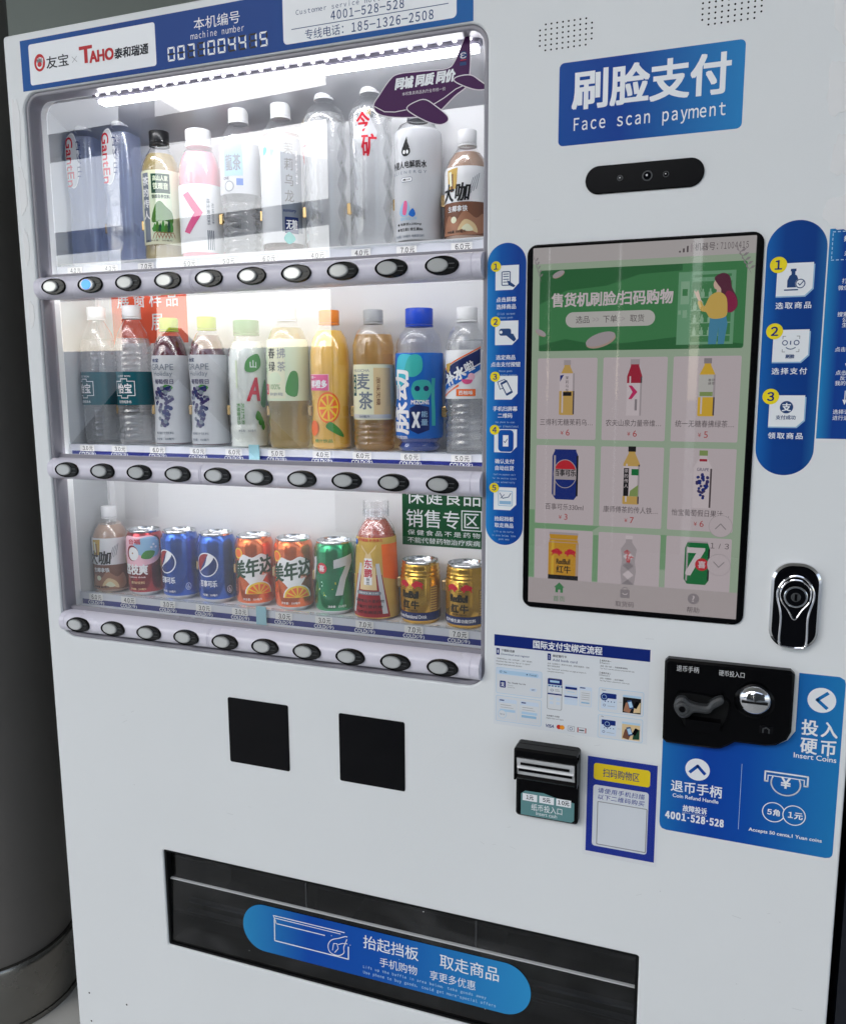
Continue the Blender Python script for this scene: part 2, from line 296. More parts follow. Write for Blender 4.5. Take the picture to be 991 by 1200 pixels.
class Art:
    """flat printing in millimetres (x right, y up); laid flat on a front or wrapped round a bottle"""
    def __init__(s, step=.15): s.p = []; s.step = step
    def poly(s, pts, m, L=1): s.p.append((list(pts), [list(range(len(pts)))], m, L)); return s
    def rect(s, x0, y0, x1, y1, m, L=1, r=0, corners=(1, 1, 1, 1)): return s.poly(rr(x0, y0, x1, y1, r, 5, corners), m, L)
    def disc(s, cx, cy, r, m, L=1, b=None, n=28): return s.poly(ell(cx, cy, r, b, n), m, L)
    def loop(s, pts, w, m, L=1, closed=True):
        n = len(pts); q = list(pts)
        if closed:
            a = inset(q, -w / 2); b = inset(q, w / 2)
            s.p.append((a + b, [(i, (i + 1) % n, (i + 1) % n + n, i + n) for i in range(n)], m, L))
        else:
            for i in range(n - 1):
                a, b = Vector(q[i]), Vector(q[i + 1]); d = (b - a); 
                if d.length < 1e-6: continue
                d.normalize(); e = Vector((-d.y, d.x)) * w / 2; a2 = a - d * w * .3; b2 = b + d * w * .3
                s.p.append(([tuple(a2 - e), tuple(b2 - e), tuple(b2 + e), tuple(a2 + e)], [(0, 1, 2, 3)], m, L))
        return s
    def line(s, pts, w, m, L=1): return s.loop(pts, w, m, L, False)
    def text(s, t, x0, y0, x1, y1, m, L=2, bold=0, shear=0, rot=0, sp=1.0):
        vs, fs = glyphs(t, 0, shear, sp)
        if not vs: return s
        ax_, bx_ = min(v[0] for v in vs), max(v[0] for v in vs); ay_, by_ = min(v[1] for v in vs), max(v[1] for v in vs)
        if bold:           # overprinted with small shifts
            e = bold * (y1 - y0 if not rot else x1 - x0) * 1.1
            for k, (i, j) in enumerate(((-1, -1), (1, 1), (-1, 1), (1, -1)) if bold < .024 else ((-1, -1), (1, 1), (-1, 1), (1, -1), (0, -1), (0, 1), (-1, 0), (1, 0))): s.text(t, x0 + e * i, y0 + e * j * .8, x1 + e * i, y1 + e * j * .8, m, L + .04 * k, 0, shear, rot, sp)
            return s
        if rot:            # reading downwards (-90) or upwards (90)
            out = []
            for vx, vy in vs:
                a = (vx - ax_) / (bx_ - ax_ + 1e-9); b = (vy - ay_) / (by_ - ay_ + 1e-9)
                out.append((x0 + b * (x1 - x0), y1 - a * (y1 - y0)) if rot < 0 else (x1 - b * (x1 - x0), y0 + a * (y1 - y0)))
        else: out = [(x0 + (vx - ax_) / (bx_ - ax_ + 1e-9) * (x1 - x0), y0 + (vy - ay_) / (by_ - ay_ + 1e-9) * (y1 - y0)) for vx, vy in vs]
        s.p.append((out, fs, m, L)); return s
    def tc(s, t, cx, cy, h, m, L=2, bold=0, shear=0, align=0, sx=1.0, sp=1.0):
        """text of visible height h centred at cx, cy (align -1: starts at cx)"""
        if bold:
            e = bold * h * 1.1
            for k, (i, j) in enumerate(((-1, -1), (1, 1), (-1, 1), (1, -1)) if bold < .024 else ((-1, -1), (1, 1), (-1, 1), (1, -1), (0, -1), (0, 1), (-1, 0), (1, 0))): s.tc(t, cx + e * i, cy + e * j * .8, h, m, L + .04 * k, 0, shear, align, sx, sp)
            return s
        vs, fs = glyphs(t, 0, shear, sp)
        if not vs: return s
        ax_, bx_ = min(v[0] for v in vs), max(v[0] for v in vs); ay_, by_ = min(v[1] for v in vs), max(v[1] for v in vs)
        k = h / (by_ - ay_ + 1e-9); o = cx if align < 0 else cx - (bx_ - ax_) * k * sx / 2
        s.p.append(([(o + (v[0] - ax_) * k * sx, cy + (v[1] - (ay_ + by_) / 2) * k) for v in vs], fs, m, L)); return s
    def col(s, t, cx, ytop, h, gap, m, L=2, bold=0, sx=1.0):
        for i, ch in enumerate(t): s.tc(ch, cx, ytop - h / 2 - i * (h + gap), h, m, L, bold, 0, 0, sx)
        return s
    def rotate(s, ang, cx, cy, first=0):
        c, d = math.cos(math.radians(ang)), math.sin(math.radians(ang))
        for i in range(first, len(s.p)):
            vs, fs, m, L = s.p[i]
            s.p[i] = ([(cx + (x - cx) * c - (y - cy) * d, cy + (x - cx) * d + (y - cy) * c) for x, y in vs], fs, m, L)
        return s
    def flat(s, b, y=0.0, dx=0, dz=0):
        """dx/dz metres; layer L sits L*step mm in front of y"""
        for vs, fs, m, L in s.p: b.add([(dx + v[0] / 1000, y - L * s.step / 1000, dz + v[1] / 1000) for v in vs], fs, m)
        return b
    def wrap(s, b, rf, z0=0.0, rot=0.0, cut=2.5, ycut=None, back=True):
        """rf(z, t): radius in metres at local height z and angle t from the front"""
        for vs, fs, m, L in s.p:
            for f in fs:
                poly = [vs[i] for i in f]
                for q in slices(poly, 0, cut):
                    for g in (slices(q, 1, ycut) if ycut else [q]):
                        out = []
                        for x, y in g:
                            z = z0 + y / 1000; t = x / 1000 / s.rad + rot; r = rf(z, t) + L * .00012 + .0002
                            out.append((r * math.sin(t), -r * math.cos(t), z))
                        b.add(out, [list(range(len(out)))], m, False)
        return b
def fw(t): return ''.join(chr(0xFEE0 + ord(c)) if '!' <= c <= '~' else chr(0x3000) if c == ' ' else c for c in t)
def clip(poly, a, v, keep_low):
    out = []; n = len(poly)
    for i in range(n):
        p, q = poly[i], poly[(i + 1) % n]; ip = (p[a] <= v) if keep_low else (p[a] >= v); iq = (q[a] <= v) if keep_low else (q[a] >= v)
        if ip: out.append(p)
        if ip != iq:
            t = (v - p[a]) / (q[a] - p[a]); out.append((p[0] + t * (q[0] - p[0]), p[1] + t * (q[1] - p[1])))
    return out
def slices(poly, a, step):
    lo, hi = min(p[a] for p in poly), max(p[a] for p in poly)
    if hi - lo <= step: return [poly]
    k0, k1 = math.floor(lo / step), math.ceil(hi / step); res = []
    for k in range(k0, k1):
        q = clip(clip(poly, a, k * step, False), a, (k + 1) * step, True)
        if len(q) >= 3 and max(p[a] for p in q) - min(p[a] for p in q) > 1e-6: res.append(q)
    return res

def thing(name, label, cat, loc=(0, 0, 0), group=None):
    o = bpy.data.objects.new(name, None); C.objects.link(o); o.location = loc; o.empty_display_size = .05
    o['label'] = label; o['category'] = cat
    if group: o['group'] = group
    return o
def tag(o, label, cat, group=None):
    o['label'] = label; o['category'] = cat
    if group: o['group'] = group
    return o
def dup(root, loc, label, rot=0):
    r = root.copy(); C.objects.link(r); r.location = loc; r.rotation_euler = (0, 0, rot); r['label'] = label
    for ch in list(root.children):
        c = ch.copy(); C.objects.link(c); c.parent = r
        for g in list(ch.children): d = g.copy(); C.objects.link(d); d.parent = c
    return r

# ------------------------------------------------------------------ the setting
b = MB(); b.add([(-60, -60, 0), (60, -60, 0), (60, 60, 0), (-60, 60, 0)], [(0, 1, 2, 3)], 'ground')
b.build('ground')['kind'] = 'structure'
col_c = (-1.617, .287)
t = thing('round_column', 'dark grey round column with a steel base ring, left of the white machine', 'column', (col_c[0], col_c[1], 0))
b = MB(); b.lathe([(.186, 0), (.186, 4.6)], 'column_grey', 64); b.build('shaft', t)
b = MB(); b.lathe([(.199, .0), (.199, .012), (.196, .0125), (.196, .140), (.1985, .141), (.1985, .152), (.195, .157), (.187, .158)], 'steel', 64); b.build('base_ring', t)
b = MB(); b.box(-6, 6, 1.2, 1.35, 0, 2.26, 'wall_dark'); b.box(-6, 6, 1.17, 1.35, 2.26, 2.40, 'black_matt'); b.box(-6, 6, 1.2, 1.35, 2.40, 4.6, 'wall_green')
tag(b.build('back_wall'), 'grey green wall with a black band, behind and above the machine', 'wall')
b = MB(); b.box(.172, .62, .03, .75, 0, 2.4, 'navy_cabinet')
tag(b.build('dark_cabinet'), 'dark navy cabinet side just right of the white machine', 'cabinet')
# unseen roof sized to limit sky light; open station front the window reflects
b = MB(); b.box(-9, 9, -4.0, 1.2, 4.6, 4.8, 'canopy_grey')
tag(b.build('shade_canopy'), 'unseen pale roof over the machine, sized to limit sky light', 'shade_canopy')
t = thing('station_front', 'dark station front with posts and beams reflected in the display window', 'building', (0, -6.2, 0))
b = MB()
xs = [-3.55, -1.52, -1.47, -.92, -.885, -.33, -.25, .27, .29, 6]
for i in range(0, len(xs) - 1, 2): b.box(xs[i], xs[i + 1], -.1, .1, .0, 4.6 if i == 0 or i == 8 else 2.5 + .2 * i, 'station_grey')
b.build('wall', t)
for z0, z1 in ((3.75, 3.98), (2.80, 3.0)):
    b = MB(); n = 16; vs = []
    for i in range(n + 1):
        x = -14 + 10.45 * i / n; sag = .5 * ((i / n - .5) ** 2)
        vs += [(x, -.08, z0 + sag), (x, -.08, z1 + sag), (x, .08, z1 + sag), (x, .08, z0 + sag)]
    b.add(vs, [(4 * i + k, 4 * i + (k + 1) % 4, 4 * i + 4 + (k + 1) % 4, 4 * i + 4 + k) for i in range(n) for k in range(4)] + [(0, 1, 2, 3), (4 * n, 4 * n + 1, 4 * n + 2, 4 * n + 3)], 'beam_dark'); b.build('beam', t)
b = MB(); b.add([(-6.05, -.12, 0), (-5.8, -.12, 0), (-5.55, -.12, 4.6), (-5.8, -.12, 4.6), (-6.05, .12, 0), (-5.8, .12, 0), (-5.55, .12, 4.6), (-5.8, .12, 4.6)], [(0, 1, 2, 3), (7, 6, 5, 4), (0, 4, 5, 1), (3, 2, 6, 7), (0, 3, 7, 4), (1, 5, 6, 2)], 'beam_dark'); b.build('post', t)
b = MB(); b.add([(-6.7, 0, .75), (-5.3, 0, 2.0), (-3.9, 0, .75), (-4.35, 0, .7), (-5.3, 0, 1.55), (-6.25, 0, .7), (-6.7, .2, .75), (-5.3, .2, 2.0), (-3.9, .2, .75), (-4.35, .2, .7), (-5.3, .2, 1.55), (-6.25, .2, .7)],
                [(0, 1, 4, 5), (1, 2, 3, 4), (6, 11, 10, 7), (7, 10, 9, 8), (0, 6, 7, 1), (1, 7, 8, 2), (5, 4, 10, 11), (4, 3, 9, 10)], 'beam_dark'); b.build('gable', t)
b = MB(); b.box(-40, -5.5, -13.2, -13, 0, 2.1, 'case_white')  # unseen wall added to carry the bright window reflection lower
tag(b.build('added_white_wall'), 'unseen low white wall, added to brighten the display window reflection', 'wall')

# ------------------------------------------------------------------ the vending machine
RL = Vector((-.4625, 0, 0))
vm = thing('vending_machine', 'white drink vending machine with a lit display window, touch screen and coin unit', 'vending machine', RL)
OFF = -RL
def part(b, name, label=None, sharp=35):
    o = b.build(name, vm, OFF, label, sharp); o.location = OFF; return o
def sub(b, name, parent, loc=(0, 0, 0), label=None): return b.build(name, parent, loc, label)
def up(b):                # panel coordinates (height from the camera) to world height
    b.v = [(x, y, z + Z0) for x, y, z in b.v]; return b
def pz(y): return y / 1000
WIN = rr(-1.0525, -.4285, -.3045, .444, .026, 8)
SLOT = rr(-.871, -.9685, -.0795, -.7895, .004, 3)
door = up(plate(rr(-1.083, -1.36, .158, .530, .006, 4), [WIN[::-1], SLOT[::-1]], 0, .05, 'door_white', .003)); part(door, 'door')
b = MB(); b.box(-1.072, .150, .75, .76, -1.36, .50, 'cabinet_grey')
for x in (-1.072, .146): b.box(x, x + .004, .05, .75, -1.36, .50, 'cabinet_grey')
b.box(-1.068, .146, .05, .75, .496, .50, 'cabinet_grey'); b.box(-1.068, .146, .05, .75, -1.36, -1.356, 'cabinet_grey'); part(up(b), 'cabinet')
for x, y in ((-1.02, .1), (.08, .1), (-1.02, .65), (.08, .65)):
    b = MB(); b.lathe([(.02, 0), (.02, .095)], 'black', 20, cx=x, cy=y); part(b, 'foot')
b = plate(inset(WIN, -.0005), [inset(WIN, .0065)[::-1]], .004, .03, 'frame_grey', .0025); part(up(b), 'window_frame')
b = MB(); b.prism(inset(WIN, .004), .0225, .0245, 'window_clear'); part(up(b), 'window_glass')

# header
a = Art()
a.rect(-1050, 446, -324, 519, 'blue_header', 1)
a.rect(-1034, 453, -801, 511.5, 'print_white', 2, 4); a.rect(-593, 453, -346, 514, 'print_white', 2, 6)
a.disc(-1014, 483.5, 10.5, 'red_logo', 3, 12.5); a.disc(-1014, 482, 6.3, 'print_white', 4, 7.5)
for i, x in enumerate((-1018, -1015, -1012, -1009)): a.rect(x, 483, x + 2.2, 492 - abs(i - 1.4) * 1.5, 'print_white', 4, 1)
a.disc(-1014, 481, 4.2, 'red_logo', 5, 3.5)
a.text('友宝', -1001, 473, -959, 490, 'ink', 3, .012); a.line([(-952, 476), (-943, 484)], .7, 'mid_grey', 3); a.line([(-952, 484), (-943, 476)], .7, 'mid_grey', 3)
a.text('T', -937, 473, -915, 495, 'red', 3, .05); a.text('AHO', -919, 471.5, -876, 487, 'red', 4, .05)
a.text('泰和瑞通', -874, 471, -814, 485, 'ink', 3, .03, .12)
a.text('本机编号', -735, 491, -660, 507, 'print_white', 2, .0); a.text(fw('machine number'), -741, 479.5, -654, 488.5, 'print_white', 2, 0, sp=.62)
a.text(fw('Customer service hotline:'), -573, 488, -430, 494.5, 'ink_blue', 3, 0, sp=.62)
a.text(fw('4001-528-528'), -521, 474.5, -417, 485.5, 'ink_blue', 3, .012, sp=.62); a.line([(-580, 471), (-357, 471)], .9, 'ink_blue', 3)
a.text('客服热线', -510, 497, -440, 508, 'ink_blue', 3)
a.text('专线电话：', -560, 455, -503, 468, 'ink_blue', 3); a.text(fw('185-1326-2508'), -491, 455.5, -377, 467, 'ink_blue', 3, .012, sp=.62)
hd = part(up(a.flat(MB())), 'header_sign', 'blue header sign with white name plate and hotline plate')
a = Art(); segs = {'0': 'abcdef', '1': 'bc', '4': 'fgbc', '5': 'afgcd', '7': 'abc'}
for i, ch in enumerate('0071004415'):
    x0 = -781 + i * 16.8; x1 = x0 + 12.2; z0 = 455.5; z1 = 474.5; zm = (z0 + z1) / 2; g = .5; wd = 2.5
    S = dict(a=[(x0 + g, z1), (x1 - g, z1), (x1 - g - wd, z1 - wd), (x0 + g + wd, z1 - wd)], d=[(x0 + g + wd, z0 + wd), (x1 - g - wd, z0 + wd), (x1 - g, z0), (x0 + g, z0)],
             f=[(x0, zm + g), (x0 + wd, zm + g + wd * .5), (x0 + wd, z1 - wd - g), (x0, z1 - g)], e=[(x0, z0 + g), (x0 + wd, z0 + wd + g), (x0 + wd, zm - g - wd * .5), (x0, zm - g)],
             b=[(x1 - wd, zm + g + wd * .5), (x1, zm + g), (x1, z1 - g), (x1 - wd, z1 - wd - g)], c=[(x1 - wd, z0 + wd + g), (x1, z0 + g), (x1, zm - g), (x1 - wd, zm - g - wd * .5)],
             g=[(x0 + wd, zm - wd / 2), (x1 - wd, zm - wd / 2), (x1 - wd * .5, zm), (x1 - wd, zm + wd / 2), (x0 + wd, zm + wd / 2), (x0 + wd * .5, zm)])
    for k, p in S.items(): a.poly(p, 'print_white' if k in segs[ch] else 'black', 2)
sub(up(a.flat(MB())), 'machine_number', hd)

# display case behind the glass
FLOOR = {1: .196, 2: -.106, 3: -.373}
BTN = {1: .1495, 2: -.1400, 3: -.4010}
b = MB(); b.box(-1.066, -.288, .158, .164, -.44, .46, 'case_white'); case = part(up(b), 'display_case')
b = MB(); b.add([(-1.066, .026, .456), (-.288, .026, .456), (-.288, .158, .396), (-1.066, .158, .396)], [(0, 1, 2, 3)], 'case_metal')
b.add([(-1.066, .026, .46), (-.288, .026, .46), (-.288, .158, .40), (-1.066, .158, .40)], [(0, 3, 2, 1)], 'case_metal'); sub(up(b), 'ceiling', case)
for x in (-1.070, -.288):
    b = MB(); b.box(x, x + .004, .026, .164, -.44, .46, 'case_grey')
    if x < -1: b.box(x + .004, x + .010, .146, .158, -.43, .40, 'case_white')
    sub(up(b), 'side_wall', case)
b = MB(); b.box(-1.066, -.288, .03, .164, -.4395, -.4315, 'case_grey'); sub(up(b), 'case_bottom', case)
tags = {1: (.1865, .1765, .168, .188, .162), 2: (-.104, -.114, -.1225, -.1025, -.128), 3: (-.363, -.374, -.383, -.361, -.394)}
price = {1: ['4.0元', '4.0元', '7.0元', '6.0元', '5.0元', '6.0元', '4.0元', '4.0元', '7.0元', '6.0元'], 2: ['3.0元', '3.0元', '6.0元', '6.0元', '6.0元', '5.0元', '4.0元', '6.0元', '6.0元', '5.0元'],
         3: ['6.0元', '4.0元', '3.0元', '3.0元', '3.0元', '3.0元', '3.0元', '7.0元', '7.0元', '7.0元']}
U0, DU = -1.0385, .07465
bott_u = lambda i: U0 + DU * i
bezel0 = cap0 = None
for r in (1, 2, 3):
    F = FLOOR[r]; tt, tb, bb, st, sb = tags[r]
    b = MB(); b.box(-1.062, -.290, .066, .157, F - .004, F, 'case_white'); b.box(-1.062, -.290, .066, .069, F - .016, F - .004, 'case_white'); sh = part(up(b), 'shelf')
    for i in range(9):                                     # spring clips that hold the bottles apart
        u = bott_u(i) + DU / 2 + .004
        c = MB(); c.prism(rr(u - .0035, F + .052, u + .0035, F + .068, .001, 3), .106, .13, 'gold_metal', .001); c.box(u + .004, u + .006, .11, .156, F + .0525, F + .0675, 'black'); sub(up(c), 'bottle_clip', sh)
    b = MB(); b.box(-1.055, -.298, .0465, .049, sb, st, 'rail_back'); b.box(-1.055, -.298, .0445, .0465, sb, bb - .001, 'rail_back')
    b.box(-1.056, -.297, .0430, .0500, st, st + .0025, 'acrylic'); b.box(-1.056, -.297, .0400, .0465, sb - .001, sb + .002, 'rail_back')
    a = Art(.1); a.rect(-1048, bb * 1000, -322, tb * 1000, 'navy', 1); a.flat(b, .0465)
    pr = part(up(b), 'price_rail')
    for i in range(10):
        u = -1.018 + .0735 * i + (.004 * math.sin(i * 2.1 + r)); a = Art(.1)
        a.rect(-15, tb * 1000 - .5, 15, tt * 1000, 'tag_white', 6, .8); a.text(fw(price[r][i][0]) + '.' + fw(price[r][i][2]), -9, tb * 1000 + 1.2, 2.5, tt * 1000 - 1.8, 'ink', 7, .02, sp=.7); a.text('元', 4.5, tb * 1000 + 1, 12, tt * 1000 - 1.6, 'ink', 7, .01)
        a.text('COLD', -17, bb * 1000 + 1.3, 3, tb * 1000 - 1.8, 'print_white', 6, .02); a.text('(冷)', 3.5, bb * 1000 + 1, 17, tb * 1000 - 1.4, 'print_white', 6, .01)
        sub(up(a.flat(MB(), .0455, u)), 'price_tag', pr)
    if r > 1:
        c = MB(); u = -.688 if r == 2 else -.686
        c.box(u - .009, u + .009, .0405, .0422, sb, st + .006, 'teal_tape'); sub(up(c), 'tape_patch', pr)
    # button bar across the window
    vc = BTN[r]; hh = .0168; prof = []
    for k in range(13):
        t_ = -1 + 2 * k / 12; prof.append((-.0135 * (1 - abs(t_) ** 3.2) , t_ * hh))
    prof = [(.021, -hh)] + prof + [(.021, hh)]
    b = MB(); n = len(prof)
    cuts = [-1.0465, -1.036, -1.0355, -.7535, -.7525, -.7505, -.7495, -.3225, -.3215, -.309]
    for k in range(len(cuts) - 1):
        g = .0008 if k in (1, 3, 5, 7) else 0; x0, x1 = cuts[k], cuts[k + 1]
        va = [(x0, y + g, vc + z * (1 - g * 20)) for y, z in prof] + [(x1, y + g, vc + z * (1 - g * 20)) for y, z in prof]
        b.add(va, [(i, i + n, (i + 1) % n + n, (i + 1) % n) for i in range(n)], 'rail_lilac', True)
        b.add([va[i] for i in range(n)], [list(range(n))], 'rail_lilac'); b.add([va[i + n] for i in range(n)], [list(range(n))[::-1]], 'rail_lilac')
    b.box(-1.048, -.306, .014, .021, vc + hh, vc + hh + .006, 'frame_grey')
    rail = part(up(b), 'button_rail')
    for i in range(10):
        loc = (-1.005 + .0715 * i, 0, vc + Z0)
        if bezel0 is None:
            c = MB(); o = ell(0, 0, .0240, .0127, 40); q = ell(0, 0, .0222, .0112, 40); nn = 40
            c.add([(x, -.0120, z) for x, z in o] + [(x, -.0162, z) for x, z in inset(o, .0008)] + [(x, -.0164, z) for x, z in q] + [(x, -.0138, z) for x, z in inset(q, .0004)],
                  [(k + j * nn, (k + 1) % nn + j * nn, (k + 1) % nn + (j + 1) * nn, k + (j + 1) * nn) for j in range(3) for k in range(nn)], 'black', True)
            c.add([(x, -.0139, z) for x, z in inset(q, .0003)], [list(range(nn))], 'bezel_dish')
            c.box(.004, .017, -.0150, -.0137, .0012, .0026, 'dark_grey'); c.box(.004, .0165, -.0148, -.0137, -.0042, -.0034, 'dark_grey')  # grey bars drawn into the dish as its reflection streaks
            bezel = bezel0 = sub(c, 'button_bezel', rail, loc)
            c = MB(); c.prism(ell(-.0055, .0002, .0142, .0088, 36), -.0172, -.0135, 'cap_grey_gloss', .0010); c.prism(ell(-.0055, .0002, .0120, .0074, 36), -.0175, -.0171, 'cap_silver_gloss', .0003)
            cap = cap0 = sub(c, 'button_cap', rail, loc)
        else:
            for src in (bezel0, cap0):
                o = src.copy(); C.objects.link(o); o.parent = rail; o.location = loc
    if r == 1:
        c = MB(); c.prism(ell(-.0055, .0002, .0090, .0072, 30), -.0182, -.0174, 'blue_lamp', .0004); sub(c, 'button_lamp', rail, (-1.005 + .0715, 0, vc + Z0))
    if r < 3:                                              # lamp tube under the bar, inside the glass
        c = MB(); c.tube([(-1.05, .0385, vc + .003), (-.30, .0385, vc + .003)], .0045, 'tube_light', 12); part(up(c), 'lamp_tube')
# lamp strip under the top edge
b = MB(); b.box(-.945, -.325, .030, .046, .4330, .4450, 'led_lens'); b.box(-.935, -.330, .0315, .048, .4255, .4310, 'led_band'); b.box(-.94, -.327, .032, .046, .4312, .4328, 'led_lens')
led = part(up(b), 'lamp_strip')
for i in range(30):
    c = MB(); c.lathe([(.0001, -.0030), (.0022, -.0022), (.0030, 0), (.0022, .0022), (.0001, .0030)], 'led_bead', 12, cx=-.935 + i * .0206, cy=.0295, z0=.4385 + Z0); sub(c, 'lamp_bead', led)
# notices on the back panel
a = Art(); a.rect(-1040, 68, -882, 170, 'orange_sticker', 1); a.text('展窗样品', -1028, 130, -900, 156, 'print_white', 2, .012, sp=1.5); a.text('展', -957, 90, -932, 118, 'print_white', 2, .012)
part(up(a.flat(MB(), .158)), 'notice_sticker', 'orange notice sticker behind the bottles')
a = Art(); a.rect(-488, -263, -344, -140, 'green_sticker', 1); a.text('保健食品', -481, -195, -357, -166, 'print_white', 2, .004); a.text('销售专', -481, -233, -391, -204, 'print_white', 2, .004); a.text('区', -383, -230, -359, -207, 'print_white', 2, .004); a.loop(rr(-387, -234, -355, -203), 1.6, 'print_white', 2)
a.text('保健食品不是药物', -479, -246, -357, -237.5, 'print_white', 2, .004, sp=1.35); a.text('不能代替药物治疗疾病', -479, -259, -357, -250, 'print_white', 2, .004)
part(up(a.flat(MB(), .158)), 'notice_sticker', 'green notice sticker above the gold cans')
# plane shaped sticker on the glass
def smooth_closed(p, n=4):
    out = []; k = len(p)
    for i in range(k):
        a_, b_, c_, d_ = (Vector(p[(i + j - 1) % k]) for j in range(4))
        for s_ in range(n):
            t_ = s_ / n; out.append(tuple(.5 * ((2 * b_) + (c_ - a_) * t_ + (2 * a_ - 5 * b_ + 4 * c_ - d_) * t_ ** 2 + (3 * b_ - a_ - 3 * c_ + d_) * t_ ** 3)))
    return out
body = smooth_closed([(-470, 369), (-462, 380), (-447, 397), (-434, 403.5), (-400, 403), (-366, 402), (-355, 410), (-345, 430), (-338.5, 442.5), (-336, 436), (-335, 415), (-336, 392), (-340, 378), (-356, 368), (-378, 351), (-395, 347), (-440, 351), (-464, 358)])
wing = smooth_closed([(-422, 360), (-410, 366), (-396, 367), (-380, 356), (-366, 344), (-366, 337.5), (-376, 335), (-392, 340), (-412, 351)])
tail = smooth_closed([(-356, 387), (-350, 390.5), (-334, 390), (-322, 382), (-312, 374), (-315, 371.5), (-328, 373), (-345, 380)])
a = Art(.12)
for p, L in ((body, 1), (tail, 3), (wing, 3)): a.poly(inset(p, -1.3), 'plane_edge', L); a.poly(p, 'plane_purple', L + 1)
a.line([(-469, 367), (-455, 359), (-440, 357), (-424, 358)], 1.2, 'plane_edge', 3); a.line([(-384, 361), (-370, 367), (-354, 376), (-344, 379)], 1.2, 'plane_edge', 3)
a.text('同城', -439, 385, -413, 399, 'print_white', 3, .045, .2); a.text('同质', -410, 385.5, -384, 399.5, 'print_white', 3, .045, .2); a.text('同价', -381, 386, -355, 400.5, 'print_white', 3, .045, .2)
a.text('本机售卖商品执行全市统一价', -429, 376, -368, 380.5, 'plane_edge', 3)
a.disc(-344, 415.5, 5.2, 'ink_blue', 3); a.text('ɛ', -348, 412, -340, 419, 'plane_edge', 4); a.rect(-348, 409.6, -340, 410.6, 'red', 4); a.rect(-348.5, 403.5, -340, 407.5, 'ink_blue', 3)
part(up(a.flat(MB(), .0222)), 'plane_sticker', 'purple sticker in the shape of an aeroplane')

# speaker holes
for (x0, z0, skew) in ((-239, 429, 0), (-50, 432, 0)):
    a = Art()
    for rr_ in range(6):
        for cc in range(10):
            if rr_ in (0, 5) and cc in (0, 9): continue
            a.disc(x0 + cc * 7.0, z0 - rr_ * 5.9, 1.15, 'black_matt', 1, n=10)
    part(up(a.flat(MB())), 'speaker_grille')
# face payment sign and camera
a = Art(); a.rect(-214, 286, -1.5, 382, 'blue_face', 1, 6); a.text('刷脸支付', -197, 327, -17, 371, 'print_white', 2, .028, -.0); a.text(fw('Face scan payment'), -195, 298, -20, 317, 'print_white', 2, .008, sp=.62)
part(up(a.flat(MB())), 'payment_sign', 'blue sign about paying by face scan')
b = MB(); b.prism(mm(stadium(-179, 225.5, -40, 258.5, 14)), -.0025, .002, 'black', .0012); cm = part(up(b), 'camera_module')
for x, rad in ((-137, 3.6), (-105, 6.2), (-83.5, 3.6)):
    b = MB(); b.prism(mm(ell(x, 242, rad)), -.0032, -.002, 'dark_grey', .0004); b.prism(mm(ell(x, 242, rad * .75)), -.0034, -.0026, 'black_gloss', .0003); b.prism(mm(ell(x - rad * .1, 242 + rad * .1, rad * .22, None, 12)), -.0036, -.003, 'pale_grey'); sub(up(b), 'camera_lens', cm)

# instruction strips
def step_card(a, x0, z0, x1, z1, L=2, chamf=8): a.poly([(x0, z0), (x1 - chamf, z0), (x1, z0 + chamf), (x1, z1), (x0, z1)], 'print_white', L)
def num(a, n, x, z, r): a.disc(x, z, r, 'yellow', 5); a.tc(fw(str(n)), x, z, r * 1.1, 'blue_dark', 6, .03)
a = Art(); a.poly(stadium(-303.5, -221, -252, 175), 'blue_left', 1)
cn = [['点击屏幕', '选择商品'], ['选定商品', '点击支付按钮'], ['手机扫屏幕', '二维码'], ['确认支付', '自动出货'], ['抬起挡板', '取走商品']]
en = [['Click screen', 'choose goods'], ['Choose goods', 'click button payment'], ['Use phone to scan', 'the two dimensional', 'code on screen'], ['Confirm payment wait', 'for the machine ejects', 'goods automatically'], ['Lift up the baffle', 'in area below, take', 'goods away']]
tops = [147, 77, 6, -64, -142]
for i, z in enumerate(tops):
    step_card(a, -292.5, z - 31, -261.5, z); num(a, i + 1, -292, z - 1, 6.6)
    zt = z - 31 - (12 if i == 1 else 8)
    for k, s in enumerate(cn[i]): a.tc(s, -278, zt - 4 - k * 9, 6.2, 'print_white', 2, .015)
    for k, s in enumerate(en[i]): a.tc(fw(s), -278, zt - 22 - k * 5.2, 3.0, 'sky_pale', 2, .01, sx=.62, sp=.72)
B = 'ink_blue'
a.loop(rr(-284, 122, -273, 139, 1.5), 1.2, B, 3); [a.line([(-282, z), (-275, z)], 1, B, 3) for z in (126, 129.5, 133, 136)]; a.poly([(-277, 128), (-274, 127), (-266, 121), (-268, 119), (-275, 122)], B, 4)
a.rect(-287, 58, -271, 67, B, 3, 3); a.disc(-284.5, 62.5, 2, 'print_white', 4); a.poly([(-279, 60), (-276, 57), (-267, 50), (-264, 53), (-268, 60), (-273, 61)], B, 4)
a.rotate(0, 0, 0); k0 = len(a.p); a.rect(-281, -19, -271, 0, B, 3, 1.5); a.rect(-279.5, -16, -272.5, -3, 'print_white', 4); a.rotate(28, -276, -10, k0); k0 = len(a.p); a.loop(rr(-287, -10, -277, 0), 1, B, 3); a.rotate(20, -282, -5, k0)
a.rect(-287, -94, -266, -65, 'blue_left', 3, 5); a.rect(-280.5, -87, -273, -72, 'print_white', 4); a.line([(-279, -80), (-277.5, -82), (-274.5, -77)], .9, B, 5)
